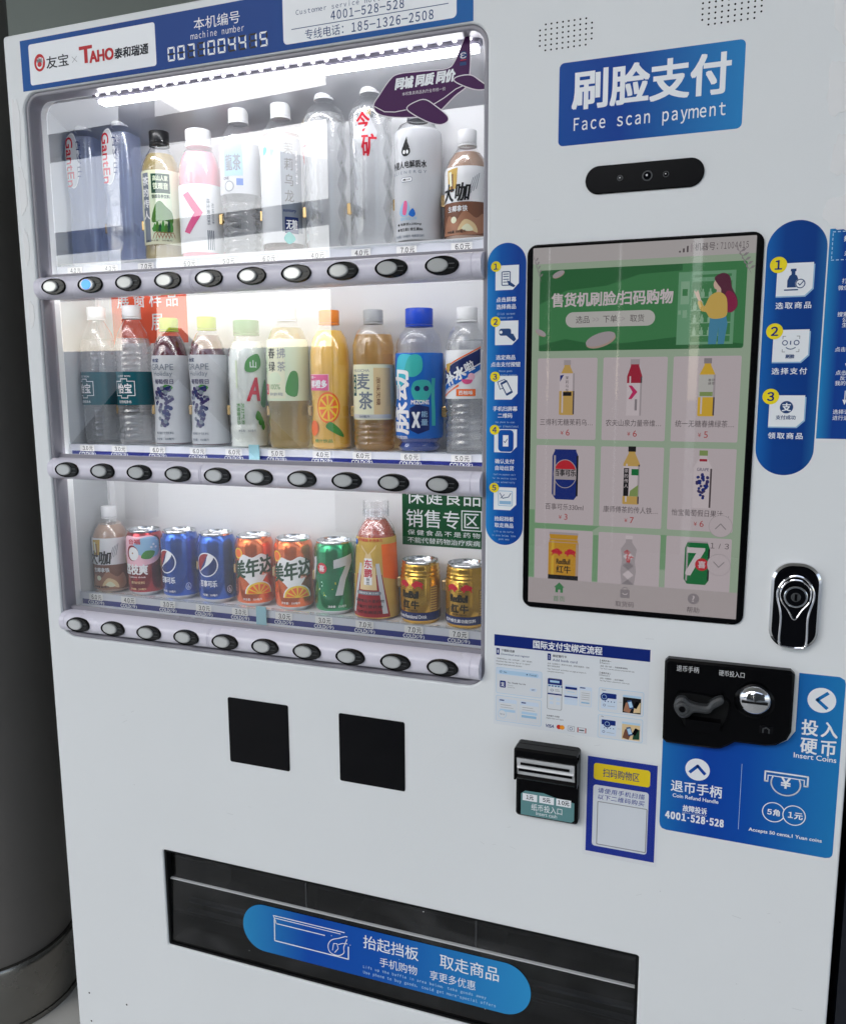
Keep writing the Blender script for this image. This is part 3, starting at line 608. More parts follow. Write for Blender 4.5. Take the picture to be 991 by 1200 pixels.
a.loop(rr(-286, -167, -267, -147, 1), .8, 'l_skyblue', 3); a.line([(-284, -150), (-280, -157), (-272, -155), (-269, -150)], 1, B, 3); a.rect(-284.5, -165, -268.5, -160.5, 'l_skyblue', 3); a.line([(-283, -157), (-278, -152)], .8, B, 3)
part(up(a.flat(MB())), 'instruction_strip', 'narrow blue strip with five numbered steps')
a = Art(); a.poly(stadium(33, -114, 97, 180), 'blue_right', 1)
for i, (z, s) in enumerate(((132.5, '选取商品'), (57, '选择支付'), (-19, '领取商品'))):
    step_card(a, 45.5, z - 37, 84, z, 3, 8); a.poly([(45.5, z - 38.5), (77, z - 38.5), (85.5, z - 30), (85.5, z - 2), (84, z - 2), (84, z - 29), (76, z - 37), (45.5, z - 37)], 'l_skyblue', 2)
    num(a, i + 1, 46.5, z - 1.5, 9.2); a.text(s, 46, z - 51.5, 84, z - 44, 'print_white', 2, .015, sp=1.3)
a.poly([(57, 105), (57, 113), (59, 118), (61, 119.5), (61, 123), (60, 123), (60, 126), (66, 126), (66, 123), (65, 123), (65, 119.5), (67, 118), (69, 113), (69, 105)], B, 4); a.disc(71, 109, 5.5, 'print_white', 5); a.loop(ell(71, 109, 4.8), 1, B, 6); a.line([(68.5, 109.5), (70.5, 107.2), (74.5, 112)], 1, B, 6); a.rect(54, 101.5, 69, 103, B, 4)
for x in (58.5, 71): a.loop(ell(x, 42, 2.6), 1, B, 4)
a.rect(64, 39.8, 65.2, 44.2, B, 4); a.line([(60, 36.5), (62.5, 35), (65, 34.6), (67.5, 35), (70, 36.5)], 1, B, 4)
for sx_, sz_ in ((-1, 1), (1, 1), (-1, -1), (1, -1)): a.line([(65 + sx_ * 9, 40.5 + sz_ * 6), (65 + sx_ * 9, 40.5 + sz_ * 9), (65 + sx_ * 6, 40.5 + sz_ * 9)], .7, 'mid_grey', 4)
a.text('刷脸', 60, 24, 69.5, 28.6, B, 4, .03)
a.disc(64.5, -33, 7.3, B, 4); a.text('支', 59.8, -37.5, 69.2, -28.2, 'print_white', 5, .03); a.text('支付成功', 53.5, -47.5, 75, -42.5, B, 4, .02)
part(up(a.flat(MB())), 'instruction_strip', 'wide blue strip with three numbered steps')
a = Art(); a.rect(98.5, -69.5, 153, 168, 'blue_far', 1)
for i in range(10): a.rect(101.5 + i * 5, 164, 104.5 + i * 5, 165, 'sky_pale', 2); a.rect(101.5 + i * 5, 133, 104.5 + i * 5, 134, 'sky_pale', 2)
for i in range(6): a.rect(101.5, 135 + i * 5, 102.3, 138 + i * 5, 'sky_pale', 2)
for s, z in (('扫码购买', 156.5), ('成功后', 148.5), ('未出货？', 140.5)): a.tc(s, 126, z, 6, 'print_white', 2, .02)
for s, z in (('打开手机', 110), ('微信/支付宝', 102.5), ('搜索“友宝”', 73), ('公众号', 67), ('生活号', 61), ('点击“我的”', 33.5), ('点击服务', 7), ('反馈/', 1), ('我的订单', -5), ('选择订单', -38), ('进行退款', -45)): a.tc(s, 126, z, 5.4, 'print_white', 2, .006)
for z in (124, 88, 49, 20.5, -21): a.line([(126, z + 7), (126, z - 4)], 1, 'print_white', 2); a.poly([(123.6, z - 3), (126, z - 9), (128.4, z - 3)], 'print_white', 2)
part(up(a.flat(MB())), 'refund_guide', 'blue guide sheet with arrows at the right edge')

# touch screen
b = plate(mm(rr(-250.5, -304, 30, 170, 13, 6)), [mm(rr(-243, -297, 21.5, 166 - .0, 1, 2))[::-1]], -.003, .01, 'black', .0015); ts = part(up(b), 'touch_screen')
for n, c in dict(s_bg=(158, 176, 154), s_top=(182, 176, 176), s_card=(194, 182, 186), s_nav=(178, 168, 169), s_green=(66, 128, 80), s_dgreen=(48, 104, 62), s_mgreen=(122, 160, 122), s_white=(206, 194, 198), s_txt=(84, 74, 78), s_red=(176, 62, 66), s_pill=(188, 186, 182), s_illus=(110, 160, 124), s_illus2=(138, 176, 146), s_hair=(92, 46, 64), s_hair2=(136, 40, 74), s_skin=(206, 176, 160), s_yel=(206, 172, 90), s_jean=(74, 136, 168), s_tan=(176, 152, 140), s_black=(30, 28, 30),
                 s_amber=(196, 160, 90), s_amber2=(214, 172, 56), s_pblue=(28, 46, 120), s_pred=(190, 40, 52), s_crim=(160, 40, 60), s_mag=(190, 46, 100), s_gold=(196, 144, 44), s_7g=(24, 110, 58), s_grape=(60, 52, 96), s_grey=(140, 132, 136), s_lgrey=(168, 158, 162), s_lime=(130, 150, 90)).items(): lcd(n, *c)
a = Art(.05); a.rect(-243, -297, 21.5, 166, 's_bg', 0); a.rect(-243, 146, 21.5, 166, 's_top', 1)
a.rect(-234, 37, 13, 138, 's_green', 1, 3)
a.poly([(-234, 96), (-200, 112), (-150, 116), (-110, 128), (-60, 130), (-60, 138), (-231, 138), (-234, 135)], 's_dgreen', 2); a.poly([(-234, 38), (-234, 44), (-200, 52), (-160, 44), (-120, 46), (-60, 52), (13, 42), (11, 37), (-232, 37)], 's_dgreen', 2)
a.text('售货机刷脸/扫码购物', -218, 92, -70, 109, 's_white', 4, .025); a.poly(stadium(-200, 66, -90, 85), 's_pill', 3)
a.text('选品', -187, 71, -170, 80, 's_txt', 4); a.text('下单', -153, 71, -136, 80, 's_txt', 4); a.text('取货', -120, 71, -103, 80, 's_txt', 4); a.text('>>', -166, 72.5, -158, 78, 's_lgrey', 4); a.text('>', -131, 72.5, -126, 78, 's_lgrey', 4)
for cx, cz, q, an in ((-155, 49, 1, 18), (-210, 132, .42, 24), (-232, 60, .4, -30)):
    k0 = len(a.p); a.disc(cx, cz, 19 * q, 's_tan', 3, 8 * q); a.disc(cx, cz + 2 * q, 19 * q, 's_lgrey', 4, 7.5 * q); a.rotate(an, cx, cz, k0)
def sprig(x, z, d):
    for k in range(5):
        p = (x + d * 3 * k, z - 5 * k); a.line([p, (p[0] + d * 3, p[1] - 5)], .5, 's_grey', 4); a.poly([p, (p[0] + d * 5, p[1] + 1), (p[0] + d * 8, p[1] + 4), (p[0] + d * 4, p[1] + 4)], 's_grey', 4); a.poly([p, (p[0] - d * 2, p[1] + 3), (p[0] - d * 3, p[1] + 7), (p[0] - d * 4, p[1] + 3)], 's_grey', 4)
sprig(-240, 150, .5); sprig(4, 148, .9)
for i in range(4): a.rect(-65 + i * 4.4, 151, -63 + i * 4.4, 153 + i * 2.6, 's_txt' if i < 3 else 's_lgrey', 2)
a.text('机器号：', -47, 152, -21, 161, 's_txt', 2); a.text(fw('71004415'), -18, 152.4, 13, 160, 's_txt', 2, 0, sp=.58)
# drawn machine and shopper
a.rect(-64, 42, 1, 128, 's_illus', 3); a.rect(-48, 45, -3, 116, 's_green', 4); a.rect(-46, 121, -4, 124, 's_green', 4); a.rect(-61, 90, -51, 117, 's_illus2', 4); a.rect(-59, 100, -53, 108, 's_green', 5); a.rect(-63, 78, -60, 83, 's_illus2', 4); a.rect(-58, 74, -53, 83, 's_illus2', 4)
for row in range(4):
    a.rect(-48, 97 - row * 15, -3, 98 - row * 15, 's_illus2', 5)
    for k in range(5): x = -44 + k * 8.5; zb = 98 - row * 15; a.rect(x - 2, zb, x + 2, zb + 6, 's_illus2', 5, 1); a.rect(x - .9, zb + 6, x + .9, zb + 9.5, 's_illus2', 5)
a.poly(smooth_closed([(-23, 120), (-14, 125), (-6, 121), (-3, 108), (3, 96), (4, 86), (-2, 79), (-10, 81), (-14, 92), (-15, 106), (-19, 112)]), 's_hair', 7); a.poly(smooth_closed([(-8, 104), (0, 100), (4, 88), (-2, 79), (-10, 82), (-12, 92)]), 's_hair2', 8)
a.disc(-19.5, 112, 4.3, 's_skin', 6, 6); a.rect(-20, 100, -15, 108, 's_skin', 6)
a.poly(smooth_closed([(-27, 99), (-17, 103), (-9, 97), (-7, 84), (-8, 75), (-16, 72), (-26, 73), (-31, 80), (-37, 82), (-41, 92), (-37, 93), (-33, 87)]), 's_yel', 9); a.poly(smooth_closed([(-39, 92), (-43, 99), (-46, 106), (-43, 104), (-41, 106), (-38, 96), (-36, 93)]), 's_skin', 8)
a.poly([(-26, 73), (-8, 75), (-6, 66), (-9, 42), (-16, 42), (-16, 62), (-18, 42), (-27, 42), (-27, 62)], 's_jean', 8)
# goods cards
CX = [(-235, -158.5), (-151, -73), (-66, 12)]
for (x0, x1) in CX:
    a.rect(x0, -76, x1, 28, 's_card', 2, 2); a.rect(x0, -187.5, x1, -84, 's_card', 2, 2); a.rect(x0, -285, x1, -195.5, 's_card', 2, 2)
a.rect(-243, -262, -236, -170, 's_mgreen', 1); a.rect(-158, -262, -151, -200, 's_mgreen', 1); a.rect(-73, -240, -66, -195, 's_mgreen', 1); a.poly([(-238, -188), (-150, -188), (-160, -195), (-236, -195)], 's_mgreen', 1)
names = [['三得利无糖茉莉乌…', '农夫山泉力量帝维…', '统一无糖春拂绿茶…'], ['百事可乐330ml', '康师傅茶的传人铁…', '怡宝葡萄假日果汁…']]
pri = [['6', '6', '5'], ['3', '7', '6']]
for r in range(2):
    for c in range(3):
        cx = sum(CX[c]) / 2; z = (-54, -165)[r]; wd = 34 if not (r == 1 and c == 0) else 25
        a.text(names[r][c], cx - wd, z - 4, cx + wd, z + 4.5, 's_txt', 3); a.tc('¥', cx - 5, z - 13.5, 5, 's_red', 3); a.tc(pri[r][c], cx + 2.5, z - 13, 8, 's_red', 3)
def sbottle(cx, zb, h, wd, liquid, capm, lab, l0, l1, nk=.4):
    zb -= .5; h *= 1.06; wd *= 1.08
    a.poly([(cx - wd / 2, zb + 1), (cx - wd / 2 + 1, zb), (cx + wd / 2 - 1, zb), (cx + wd / 2, zb + 1), (cx + wd / 2, zb + h * .7), (cx + wd * nk / 2, zb + h * .88), (cx + wd * nk / 2, zb + h * .92), (cx - wd * nk / 2, zb + h * .92), (cx - wd * nk / 2, zb + h * .88), (cx - wd / 2, zb + h * .7)], liquid, 3)
    a.rect(cx - wd * .34, zb + h * .04, cx - wd * .24, zb + h * .70, 's_white', 3.4); a.rect(cx + wd * .40, zb + 1, cx + wd * .5, zb + h * .69, 's_txt', 3.4)
    a.rect(cx - wd * nk / 2 - .6, zb + h * .91, cx + wd * nk / 2 + .6, zb + h, capm, 4)
    if lab: a.rect(cx - wd / 2, zb + h * l0, cx + wd / 2, zb + h * l1, lab, 4); a.rect(cx + wd * .38, zb + h * l0, cx + wd / 2, zb + h * l1, 's_lgrey', 4.3)
x = -196.5; sbottle(x, -44, 66, 18, 's_amber', 's_lgrey', 's_white', .44, .76); a.col('茉莉乌龙', x, 5, 4.2, 1, 's_txt', 5); a.rect(x - 5, -20, x + 6, -15, 's_black', 5); a.poly([(x - 9, 6), (x - 4, 7), (x - 9, -2)], 's_pblue', 5)
x = -112; sbottle(x, -44, 66, 17, 's_crim', 's_lgrey', 's_white', 0, .58, .55); a.poly([(x - 7, -7), (x - 3, -7), (x + 4, -15), (x - 3, -24), (x - 7, -24), (x - 2, -15)], 's_mag', 5); a.rect(x + 1, -38, x + 4, -24, 's_grey', 5)
x = -26; sbottle(x, -44, 66, 18, 's_amber2', 's_grey', 's_pill', .33, .72); a.col('春拂', x + 3, 1, 3.5, .6, 's_txt', 5); a.col('绿茶', x + 7, 1, 3.5, .6, 's_txt', 5); a.rect(x - 8, -20, x + 7, -15, 's_lime', 5)
x = -196.5; a.rect(x - 15, -150, x - 12.5, -97, 's_lgrey', 6.5); a.rect(x + 14.6, -150, x + 17, -97, 's_black', 6.5); a.poly([(x - 17, -148), (x - 12, -155), (x + 12, -155), (x + 17, -148), (x + 17, -98), (x + 14, -91), (x + 14, -89), (x - 14, -89), (x - 14, -91), (x - 17, -98)], 's_pblue', 3); a.disc(x, -121, 15.5, 's_lgrey', 4, 19); a.poly(ell(x, -121, 14.5, 18, 18, 20, 160), 's_pred', 5); a.poly(ell(x, -121, 14.5, 18, 18, 205, 335), 's_pblue', 5); a.text('百事可乐', x - 14, -124, x + 14, -115, 's_black', 6, .02)
x = -112; sbottle(x, -157, 70, 19, 's_amber', 's_black', 's_white', .14, .66); a.rect(x - 9.5, -147, x - 3, -111, 's_black', 5); a.col('茶的传人', x - 6.2, -112, 5, 1.4, 's_white', 6); a.rect(x, -120, x + 9, -112, 's_7g', 5); a.poly([(x - 2, -147), (x + 9, -147), (x + 9, -132), (x + 4, -136), (x - 1, -140)], 's_lime', 5)
x = -26; sbottle(x, -158, 68, 20, 's_white', 's_lime', None, 0, 0); a.rect(x - 4.5, -100, x + 4.5, -97, 's_crim', 4)
random.seed(3)
for k in range(42):
    zz = random.uniform(-146, -116); hw = 7.5 * (1 - abs(zz + 125) / 28); a.disc(x + random.uniform(-hw, hw), zz, 1.8, ('s_grape', 's_pblue')[k % 2], 5, n=10)
a.text('GRAPE', x - 7, -112, x + 7, -108, 's_grape', 5)
x = -196.5
for zz, hw in ((-270, 20),): a.poly([(x - 20, -275), (x + 20, -275), (x + 20, -214), (x + 18, -208), (x + 19, -202), (x - 19, -202), (x - 18, -208), (x - 20, -214)], 's_gold', 3)
a.rect(x - 19, -202, x + 19, -199, 's_lgrey', 4); a.rect(x - 16, -274, x - 12.5, -210, 's_amber2', 3.5); a.rect(x + 16.5, -274, x + 20, -214, 's_tan', 3.5); a.rect(x - 19.5, -209, x + 19.5, -208, 's_tan', 3.6); a.rect(x - 19.5, -213, x + 19.5, -212, 's_tan', 3.6); a.rect(x - 20, -263, x + 20, -257, 's_black', 4); a.text('红牛', x - 9, -254, x + 10, -244, 's_black', 4, .02); a.text('RedBull', x - 9, -242, x + 9, -235, 's_black', 4, .03)
BULL = [(0, 0), (1.2, 2.6), (3, 3.2), (4.4, 5), (7, 5.6), (10, 4.4), (12.5, 3.4), (14.6, .6), (13, 1.2), (12.4, -1), (13.6, -3.6), (12.4, -3.6), (10.6, -1.2), (8, -1), (5.6, -1.4), (4.6, -3.6), (3.4, -3.8), (3.2, -1.6), (1.6, -1.4)]
for sg in (-1, 1): a.poly([(x + sg * (1.2 + p[0] * 1.1), -227 + p[1] * 1.1) for p in (BULL if sg > 0 else BULL[::-1])], 's_pred', 4)
x = -112; a.poly([(x - 10, -280), (x + 10, -280), (x + 8, -262), (x + 10, -245), (x + 8, -232), (x + 10, -216), (x + 4, -207), (x + 4, -203), (x - 4, -203), (x - 4, -207), (x - 10, -216), (x - 8, -232), (x - 10, -245), (x - 8, -262)], 's_lgrey', 3); a.rect(x - 4.5, -203, x + 4.5, -198, 's_white', 4); a.text('今', x - 6, -225, x + 2, -217, 's_pred', 5, .02); a.text('矿', x - 3, -234, x + 6, -225, 's_pred', 5, .02)
for k in range(4): a.poly([(x - 7, -262 + k * 12), (x, -256 + k * 12), (x + 7, -262 + k * 12), (x, -268 + k * 12)], 's_white' if k % 2 else 's_grey', 4)
x = -28; a.rect(x - 13, -252, x - 11, -208, 's_lgrey', 3.5); a.rect(x + 13, -250, x + 15, -210, 's_black', 3.5); a.rect(x - 12, -202.5, x + 12, -200.5, 's_lgrey', 4); a.poly([(x - 15, -250), (x - 11, -256), (x + 11, -256), (x + 15, -250), (x + 15, -210), (x + 12, -202), (x - 12, -202), (x - 15, -210)], 's_7g', 3); a.text('7', x - 12, -244, x + 8, -210, 's_white', 4, .04, .15); a.disc(x + 6, -230, 8, 's_pred', 5); a.text('喜', x + 1.5, -234.5, x + 10.5, -225.5, 's_white', 6, .02)
a.rect(-243, -297, 21.5, -263, 's_nav', 7)
for c, s, g in ((0, '首页', 's_green'), (1, '取货码', 's_txt'), (2, '帮助', 's_txt')):
    cx = (-201, -115, -30)[c]; a.tc(s, cx, -289.5, 7.5, g, 8)
a.poly([(-208, -274), (-201, -267), (-194, -274), (-196, -274), (-196, -281), (-199.5, -281), (-199.5, -277), (-202.5, -277), (-202.5, -281), (-206, -281), (-206, -274)], 's_green', 8); a.rect(-121, -281, -109, -270, 's_grey', 8, 1); a.line(ell(-115, -270, 3.2, 3.2, 10, 0, 180), 1, 's_grey', 8); a.line(ell(-115, -274, 3, 2.5, 8, 200, 340), 1, 's_white', 9); a.disc(-30, -275, 7, 's_grey', 8); a.tc('?', -30, -275, 8, 's_white', 9, .02)
for z, s in ((-180, 1), (-229, -1)): a.disc(-2, z, 14, 's_lgrey', 5); a.disc(-2, z, 13.4, 's_card', 6); a.line([(-8, z - 3.5 * s), (-2, z + 3 * s), (4, z - 3.5 * s)], 1.2, 's_grey', 7)
a.tc(fw('1') + ' / ' + fw('3'), -2, -205, 7, 's_txt', 6)
sub(up(a.flat(MB(), -.0005)), 'screen', ts)
b = MB(); b.prism(mm(rr(-242.9, -296.9, 21.4, 165.9)), -.0017, -.0013, 'screen_clear'); sub(up(b), 'screen_glass', ts)

# lock
out = [(p[0], p[1]) for p in rr(59.5, -326, 115, -219, 24, 10)]
b = MB(); b.prism(mm(out), -.010, .002, 'chrome', .003); lk = part(up(b), 'door_lock')
b = MB(); b.prism(mm(inset(out, 3)), -.0108, -.004, 'black_gloss', .001); sub(up(b), 'lock_plate', lk)
drop = [(72, -318), (80, -323), (94, -323), (102, -318), (102, -285), (107, -262), (106, -250), (98, -238), (87, -234), (76, -238), (68, -250), (67, -262), (72, -285)]
b = MB(); o = smooth_closed(drop, 4); b.tube([(x / 1000, -.0112, z / 1000) for x, z in o + o[:1]], .0016, 'chrome', 8); o = smooth_closed([(87, -288), (95, -276), (103, -264), (103, -250), (95, -241), (87, -239), (79, -241), (71, -250), (71, -264), (79, -276)], 4); b.tube([(x / 1000, -.0114, z / 1000) for x, z in o + o[:1]], .0012, 'chrome', 8); sub(up(b), 'lock_trim', lk)
b = MB(); b.prism(mm(ell(87, -259, 14)), -.0155, -.010, 'black_gloss', .002); b.prism(mm(ell(87, -259, 13.2)), -.0162, -.0154, 'chrome', .0006); b.prism(mm(ell(87, -259, 11.4)), -.0168, -.0155, 'black_gloss', .001); b.prism(mm(ell(87, -259, 5.5)), -.0176, -.016, 'dark_grey', .0008); b.prism(mm(rr(85.6, -263, 88.4, -255)), -.0180, -.017, 'black'); sub(up(b), 'lock_cylinder', lk)

# payment poster
a = Art(.08); a.rect(-290, -479, -80, -348, 'paper', 0); a.rect(-290, -364.5, -80, -348, 'blue_dark', 1); a.text('国际支付宝绑定流程', -235, -362, -142, -351, 'print_white', 2, .02)
K = 'ink'
for x, n, s1, s2 in ((-287, '1', '下载和注册', 'Download and register'), (-215, '2', '绑定银行卡', 'Add bank card')):
    a.rect(x, -377, x + 4.6, -367.5, 'blue_dark', 1); a.text(n, x + 1.6, -374.5, x + 3, -370, 'print_white', 2); a.tc(s1, x + 7, -370, 3.6, K, 1, .02, 0, -1); a.tc(s2, x + 7, -375.8, 3.6, 'ink_blue', 1, .005, 0, -1, 1.1)
a.tc('下载国际版App，点击（立即注册），选择（国际版）', -287, -382.5, 2.4, K, 1, 0, 0, -1); a.tc('Download App, then tap “Sign up” to register', -287, -386.5, 2.4, K, 1, 0, 0, -1); a.tc('choose international version', -287, -390.3, 2.2, K, 1, 0, 0, -1)
a.tc('点击（立即绑卡）填写卡片信息，按照页面提示，完成', -215, -381.5, 2.4, K, 1, 0, 0, -1, .95); a.tc('银行卡绑定操作', -215, -385, 2.3, K, 1, 0, 0, -1); a.tc('Tap “Add card” and follow on page prompts to', -215, -389.5, 2.4, K, 1, 0, 0, -1, 1.05); a.tc('complete the process', -215, -393, 2.4, K, 1, 0, 0, -1)
for z, s1, s2, s3, s4 in ((-368, '使用方法一', 'Method 1', '点击（扫一扫），扫描商家收款码', 'Tap “Scan”, scan the merchant presented QR code'), (-385, '使用方法二', 'Method 2', '点击（付款码），出示付款码', 'Tap “Pay/Collect”, present your code to pay')):
    a.rect(-144.5, z - 6, -144, z, K, 1); a.tc(s1, -142.5, z - 1.5, 2.4, K, 1, .02, 0, -1); a.tc(s2, -142.5, z - 4.8, 2, K, 1, 0, 0, -1); a.tc(s3, -144, z - 9, 2.3, K, 1, .01, 0, -1); a.tc(s4, -144, z - 12.6, 2.2, K, 1, 0, 0, -1, .9)
def pbox(x0, z0, x1, z1): a.rect(x0, z0, x1, z1, 'sky_pale', 1, 2.5); a.rect(x0 + .6, z0 + .6, x1 - .6, z1 - .6, 'offwhite', 2, 2.1)
pbox(-287, -433, -222, -395); pbox(-287, -474, -222, -436); pbox(-145, -441, -86, -407); pbox(-145, -478, -86, -445)
a.rect(-286, -405, -223, -396, 'pale_blue', 3, 1.5); a.rect(-283, -404, -227, -398.5, 'sky_pale', 4, 2.5); a.tc('App', -274, -401.2, 2.6, 'ink_blue', 5, .01); a.tc('Cancel', -235, -401.2, 2.6, 'ink_blue', 5); a.loop(ell(-280, -401, 1.2, None, 10), .5, 'ink_blue', 5); a.disc(-243, -401.2, 1, 'ink_blue', 5, n=10)
a.rect(-281.5, -424, -273, -414, 'blue_dark', 3, 1.5); a.text('支', -279.8, -422.3, -274.8, -416, 'print_white', 4, .02); a.tc('Pay - Simplify Your Life', -270, -416, 2.5, K, 3, .01, 0, -1); a.tc('Finance', -270, -419.6, 1.8, 'mid_grey', 3, 0, 0, -1); a.tc('★★★★★', -270, -422.6, 1.8, 'mid_grey', 3, 0, 0, -1); a.rect(-239, -424.5, -229, -420, 'pale_blue', 3, 2); a.tc('GET', -234, -422.3, 2, 'ink_blue', 4, .02)
for x0, x1 in ((-283, -257), (-252, -226)):
    a.rect(x0, -470.5, x1, -440.5, 'pale_blue', 3, 1.5); a.rect(x0 + .5, -470, x1 - .5, -446, 'offwhite', 4, 1); a.rect(x0 + 1.5, -443.5, x0 + 8, -441.8, 'blue_dark', 4)
    a.rect(x0 + 2, -459, x1 - 2, -455.5, 'sky_pale', 5); a.rect(x0 + 3, -449.6, x1 - 8, -449, 'mid_grey', 5); a.rect(x0 + 3, -453, x1 - 5, -452.5, 'mid_grey', 5)
a.rect(-250, -464, -229, -460.5, 'l_skyblue', 6); a.disc(-277.5, -463, 6.2, 'sky_pale', 6); a.disc(-277.5, -463, 5.6, 'offwhite', 7); a.tc('Sign up', -277.5, -463, 2.2, 'ink_blue', 8)
a.rect(-214.5, -447, -194, -402, 'mid_grey', 1, 2.5); a.rect(-213.8, -446.3, -194.7, -402.7, 'offwhite', 2, 2); a.rect(-213.8, -411, -194.7, -402.7, 'blue_dark', 3, 1); a.rect(-211, -408, -198, -405, 'sky_pale', 4); a.rect(-213.8, -414, -194.7, -411.6, 'sky_pale', 3); [a.disc(-211.5 + 4.2 * i, -413, 1.1, 'blue_dark', 4, n=8) for i in range(5)]
a.rect(-213.8, -425.5, -194.7, -423.5, 'blue_dark', 3); [a.rect(-211 + 9 * (i % 2), -433 - 6 * (i // 2), -206 + 9 * (i % 2), -429.5 - 6 * (i // 2), 'pale_blue', 3) for i in range(4)]; a.loop(ell(-208, -419, 2, 1.6, 8), .5, 'ink_blue', 3); a.rect(-204, -420, -197, -419.4, 'mid_grey', 3); a.rect(-204, -418, -198, -417.4, 'mid_grey', 3)
a.rect(-191, -437, -173, -409, 'pale_blue', 1, 1.5); a.rect(-190, -422, -174, -412, 'offwhite', 2); a.rect(-190, -415, -174, -411.5, 'blue_dark', 3); a.rect(-191, -426.5, -173, -424.5, 'blue_dark', 2); a.rect(-187, -419, -177, -418, 'sky_pale', 3)
a.rect(-171, -437, -154, -409, 'pale_blue', 1, 1.5); a.rect(-170, -436, -155, -414, 'offwhite', 2, 1); a.rect(-170, -411.5, -163, -410, 'blue_dark', 2); [a.rect(-168, -418 - 3 * i, -157, -417.5 - 3 * i, 'mid_grey', 3) for i in range(4)]; a.rect(-168, -432.5, -157, -430.5, 'l_skyblue', 3)
a.tc('支持银行卡类型', -215, -456.5, 2.4, K, 1, .01, 0, -1); a.tc('Eligible bank card types', -215, -460.2, 2.3, K, 1, 0, 0, -1)
a.text('VISA', -215.5, -473.5, -204.5, -469, 'blue_dark', 1, .03, .2); a.disc(-197.5, -471, 3.3, 'mc_red', 1, n=16); a.disc(-193, -471, 3.3, 'mc_gold', 2, n=16); a.rect(-185.5, -475, -176, -467, 'mid_grey', 1, 1); a.rect(-185, -474.5, -176.5, -467.5, 'offwhite', 2, .8); a.loop(ell(-180.8, -471, 2, None, 12), .6, 'ink_blue', 3); a.rect(-172.5, -475, -160, -467.5, 'mid_grey', 1); a.rect(-172, -474.5, -160.5, -468, 'offwhite', 2); a.rect(-172, -474.5, -170.8, -468, 'mc_red', 3); a.rect(-161.6, -474.5, -160.5, -468, 'mc_red', 3); a.rect(-170, -472, -163, -470.5, 'ink', 3)
for z in (0, -37.5):
    a.tc('Scan' if z == 0 else 'Pay', -140.5, -410 + z, 2, 'ink_blue', 3, .01, 0, -1); a.rect(-141.5, -436 + z, -120.5, -413 + z, 'pale_blue', 3, 1.5); a.rect(-140, -421 + z, -121.5, -414 + z, 'blue_dark', 4, 1); a.disc(-137.5 + (5 if z else 0), -419.5 + z, 5, 'blue_dark', 5); a.loop(ell(-137.5 + (5 if z else 0), -419.5 + z, 3, None, 12), .6, 'sky_pale', 6)
    [a.disc(-136 + 4 * i, -425.5 + z, .8, 'ink_blue', 5, n=8) for i in range(4)]; a.loop(ell(-137, -431 + z, 1.6, None, 8), .5, 'ink_blue', 5); a.rect(-133, -432 + z, -123, -431.5 + z, 'mid_grey', 5); a.tc('···', -116.5, -424.5 + z, .7, 'mid_grey', 3)
    a.rect(-113, -438 + z, -89.5, -416.5 + z, ('l_black' if z == 0 else 'l_tan'), 3); a.rect(-113, -416.3 + z, -89.5, -413.5 + z, 'sky_pale', 3)
    a.poly([(-112, -436 + z), (-104, -438 + z), (-100, -428 + z), (-104, -422 + z), (-109, -424 + z)], 'l_brown' if z else 'l_mocha', 4); a.poly([(-99, -437 + z), (-90, -436 + z), (-90, -422 + z), (-97, -424 + z)], 'l_dkgreen' if z else 'l_tan', 4); k0 = len(a.p); a.rect(-106, -432 + z, -100, -420 + z, 'ink_blue', 5, 1); a.rect(-105.3, -430 + z, -100.7, -422 + z, 'sky_pale', 6); a.rotate(18, -103, -426 + z, k0); k0 = len(a.p); a.rect(-98, -431 + z, -93, -421 + z, 'black', 5, 1); a.rotate(-25, -95, -426 + z, k0)
part(up(a.flat(MB(), -.0002)), 'payment_poster', 'pale printed sheet with a dark blue title bar')

# banknote acceptor
b = MB(); b.prism(mm(rr(-253.5, -604, -166.5, -496.5, 5)), -.014, .002, 'black', .003); ba = part(up(b), 'banknote_acceptor')
b = MB()
for (z0, z1, y0) in ((-511, -496.8, -.030), (-544, -538, -.026)): b.prism(mm(rr(-253.3, z0, -166.7, z1, 3)), y0, -.012, 'black', .003)
b.box(-.2533, -.2505, -.028, -.012, -.544, -.500, 'black'); b.box(-.1695, -.1667, -.028, -.012, -.544, -.500, 'black'); sub(up(b), 'hood', ba)
b = MB(); b.add([(-.2495, -.0285, -.5115), (-.1705, -.0285, -.5115), (-.1705, -.0225, -.5375), (-.2495, -.0225, -.5375), (-.2495, -.013, -.5115), (-.1705, -.013, -.5115), (-.1705, -.013, -.5375), (-.2495, -.013, -.5375)], [(3, 2, 1, 0), (0, 1, 5, 4), (3, 7, 6, 2), (0, 4, 7, 3), (1, 2, 6, 5)], 'pale_grey')
b.box(-.244, -.177, -.0292, -.0262, -.5205, -.5175, 'black'); b.box(-.247, -.1735, -.0274, -.0240, -.5305, -.5275, 'black'); b.box(-.249, -.171, -.0272, -.0255, -.5265, -.5235, 'white'); sub(up(b), 'note_slot', ba)
a = Art(); a.poly([(-246, -601), (-241, -601), (-175, -601), (-171.5, -598), (-171.5, -572), (-200, -568), (-214, -564.5), (-240, -565), (-246, -570)], 'teal_sticker', 1)
for x, s in ((-243.5, '1元'), (-220, '5元'), (-196.5, '10元')): a.rect(x, -579.5, x + 20.5, -569, 'print_white', 2); a.tc(fw(s), x + 10.2, -574.2, 6.4, 'ink', 3, .025, sx=.85, sp=.66)
a.text('纸币投入口', -231, -592.5, -188, -582.5, 'print_white', 2, .005); a.text('Insert cash', -224, -598.5, -195, -593.2, 'print_white', 2); sub(up(a.flat(MB(), -.014)), 'note_label', ba)

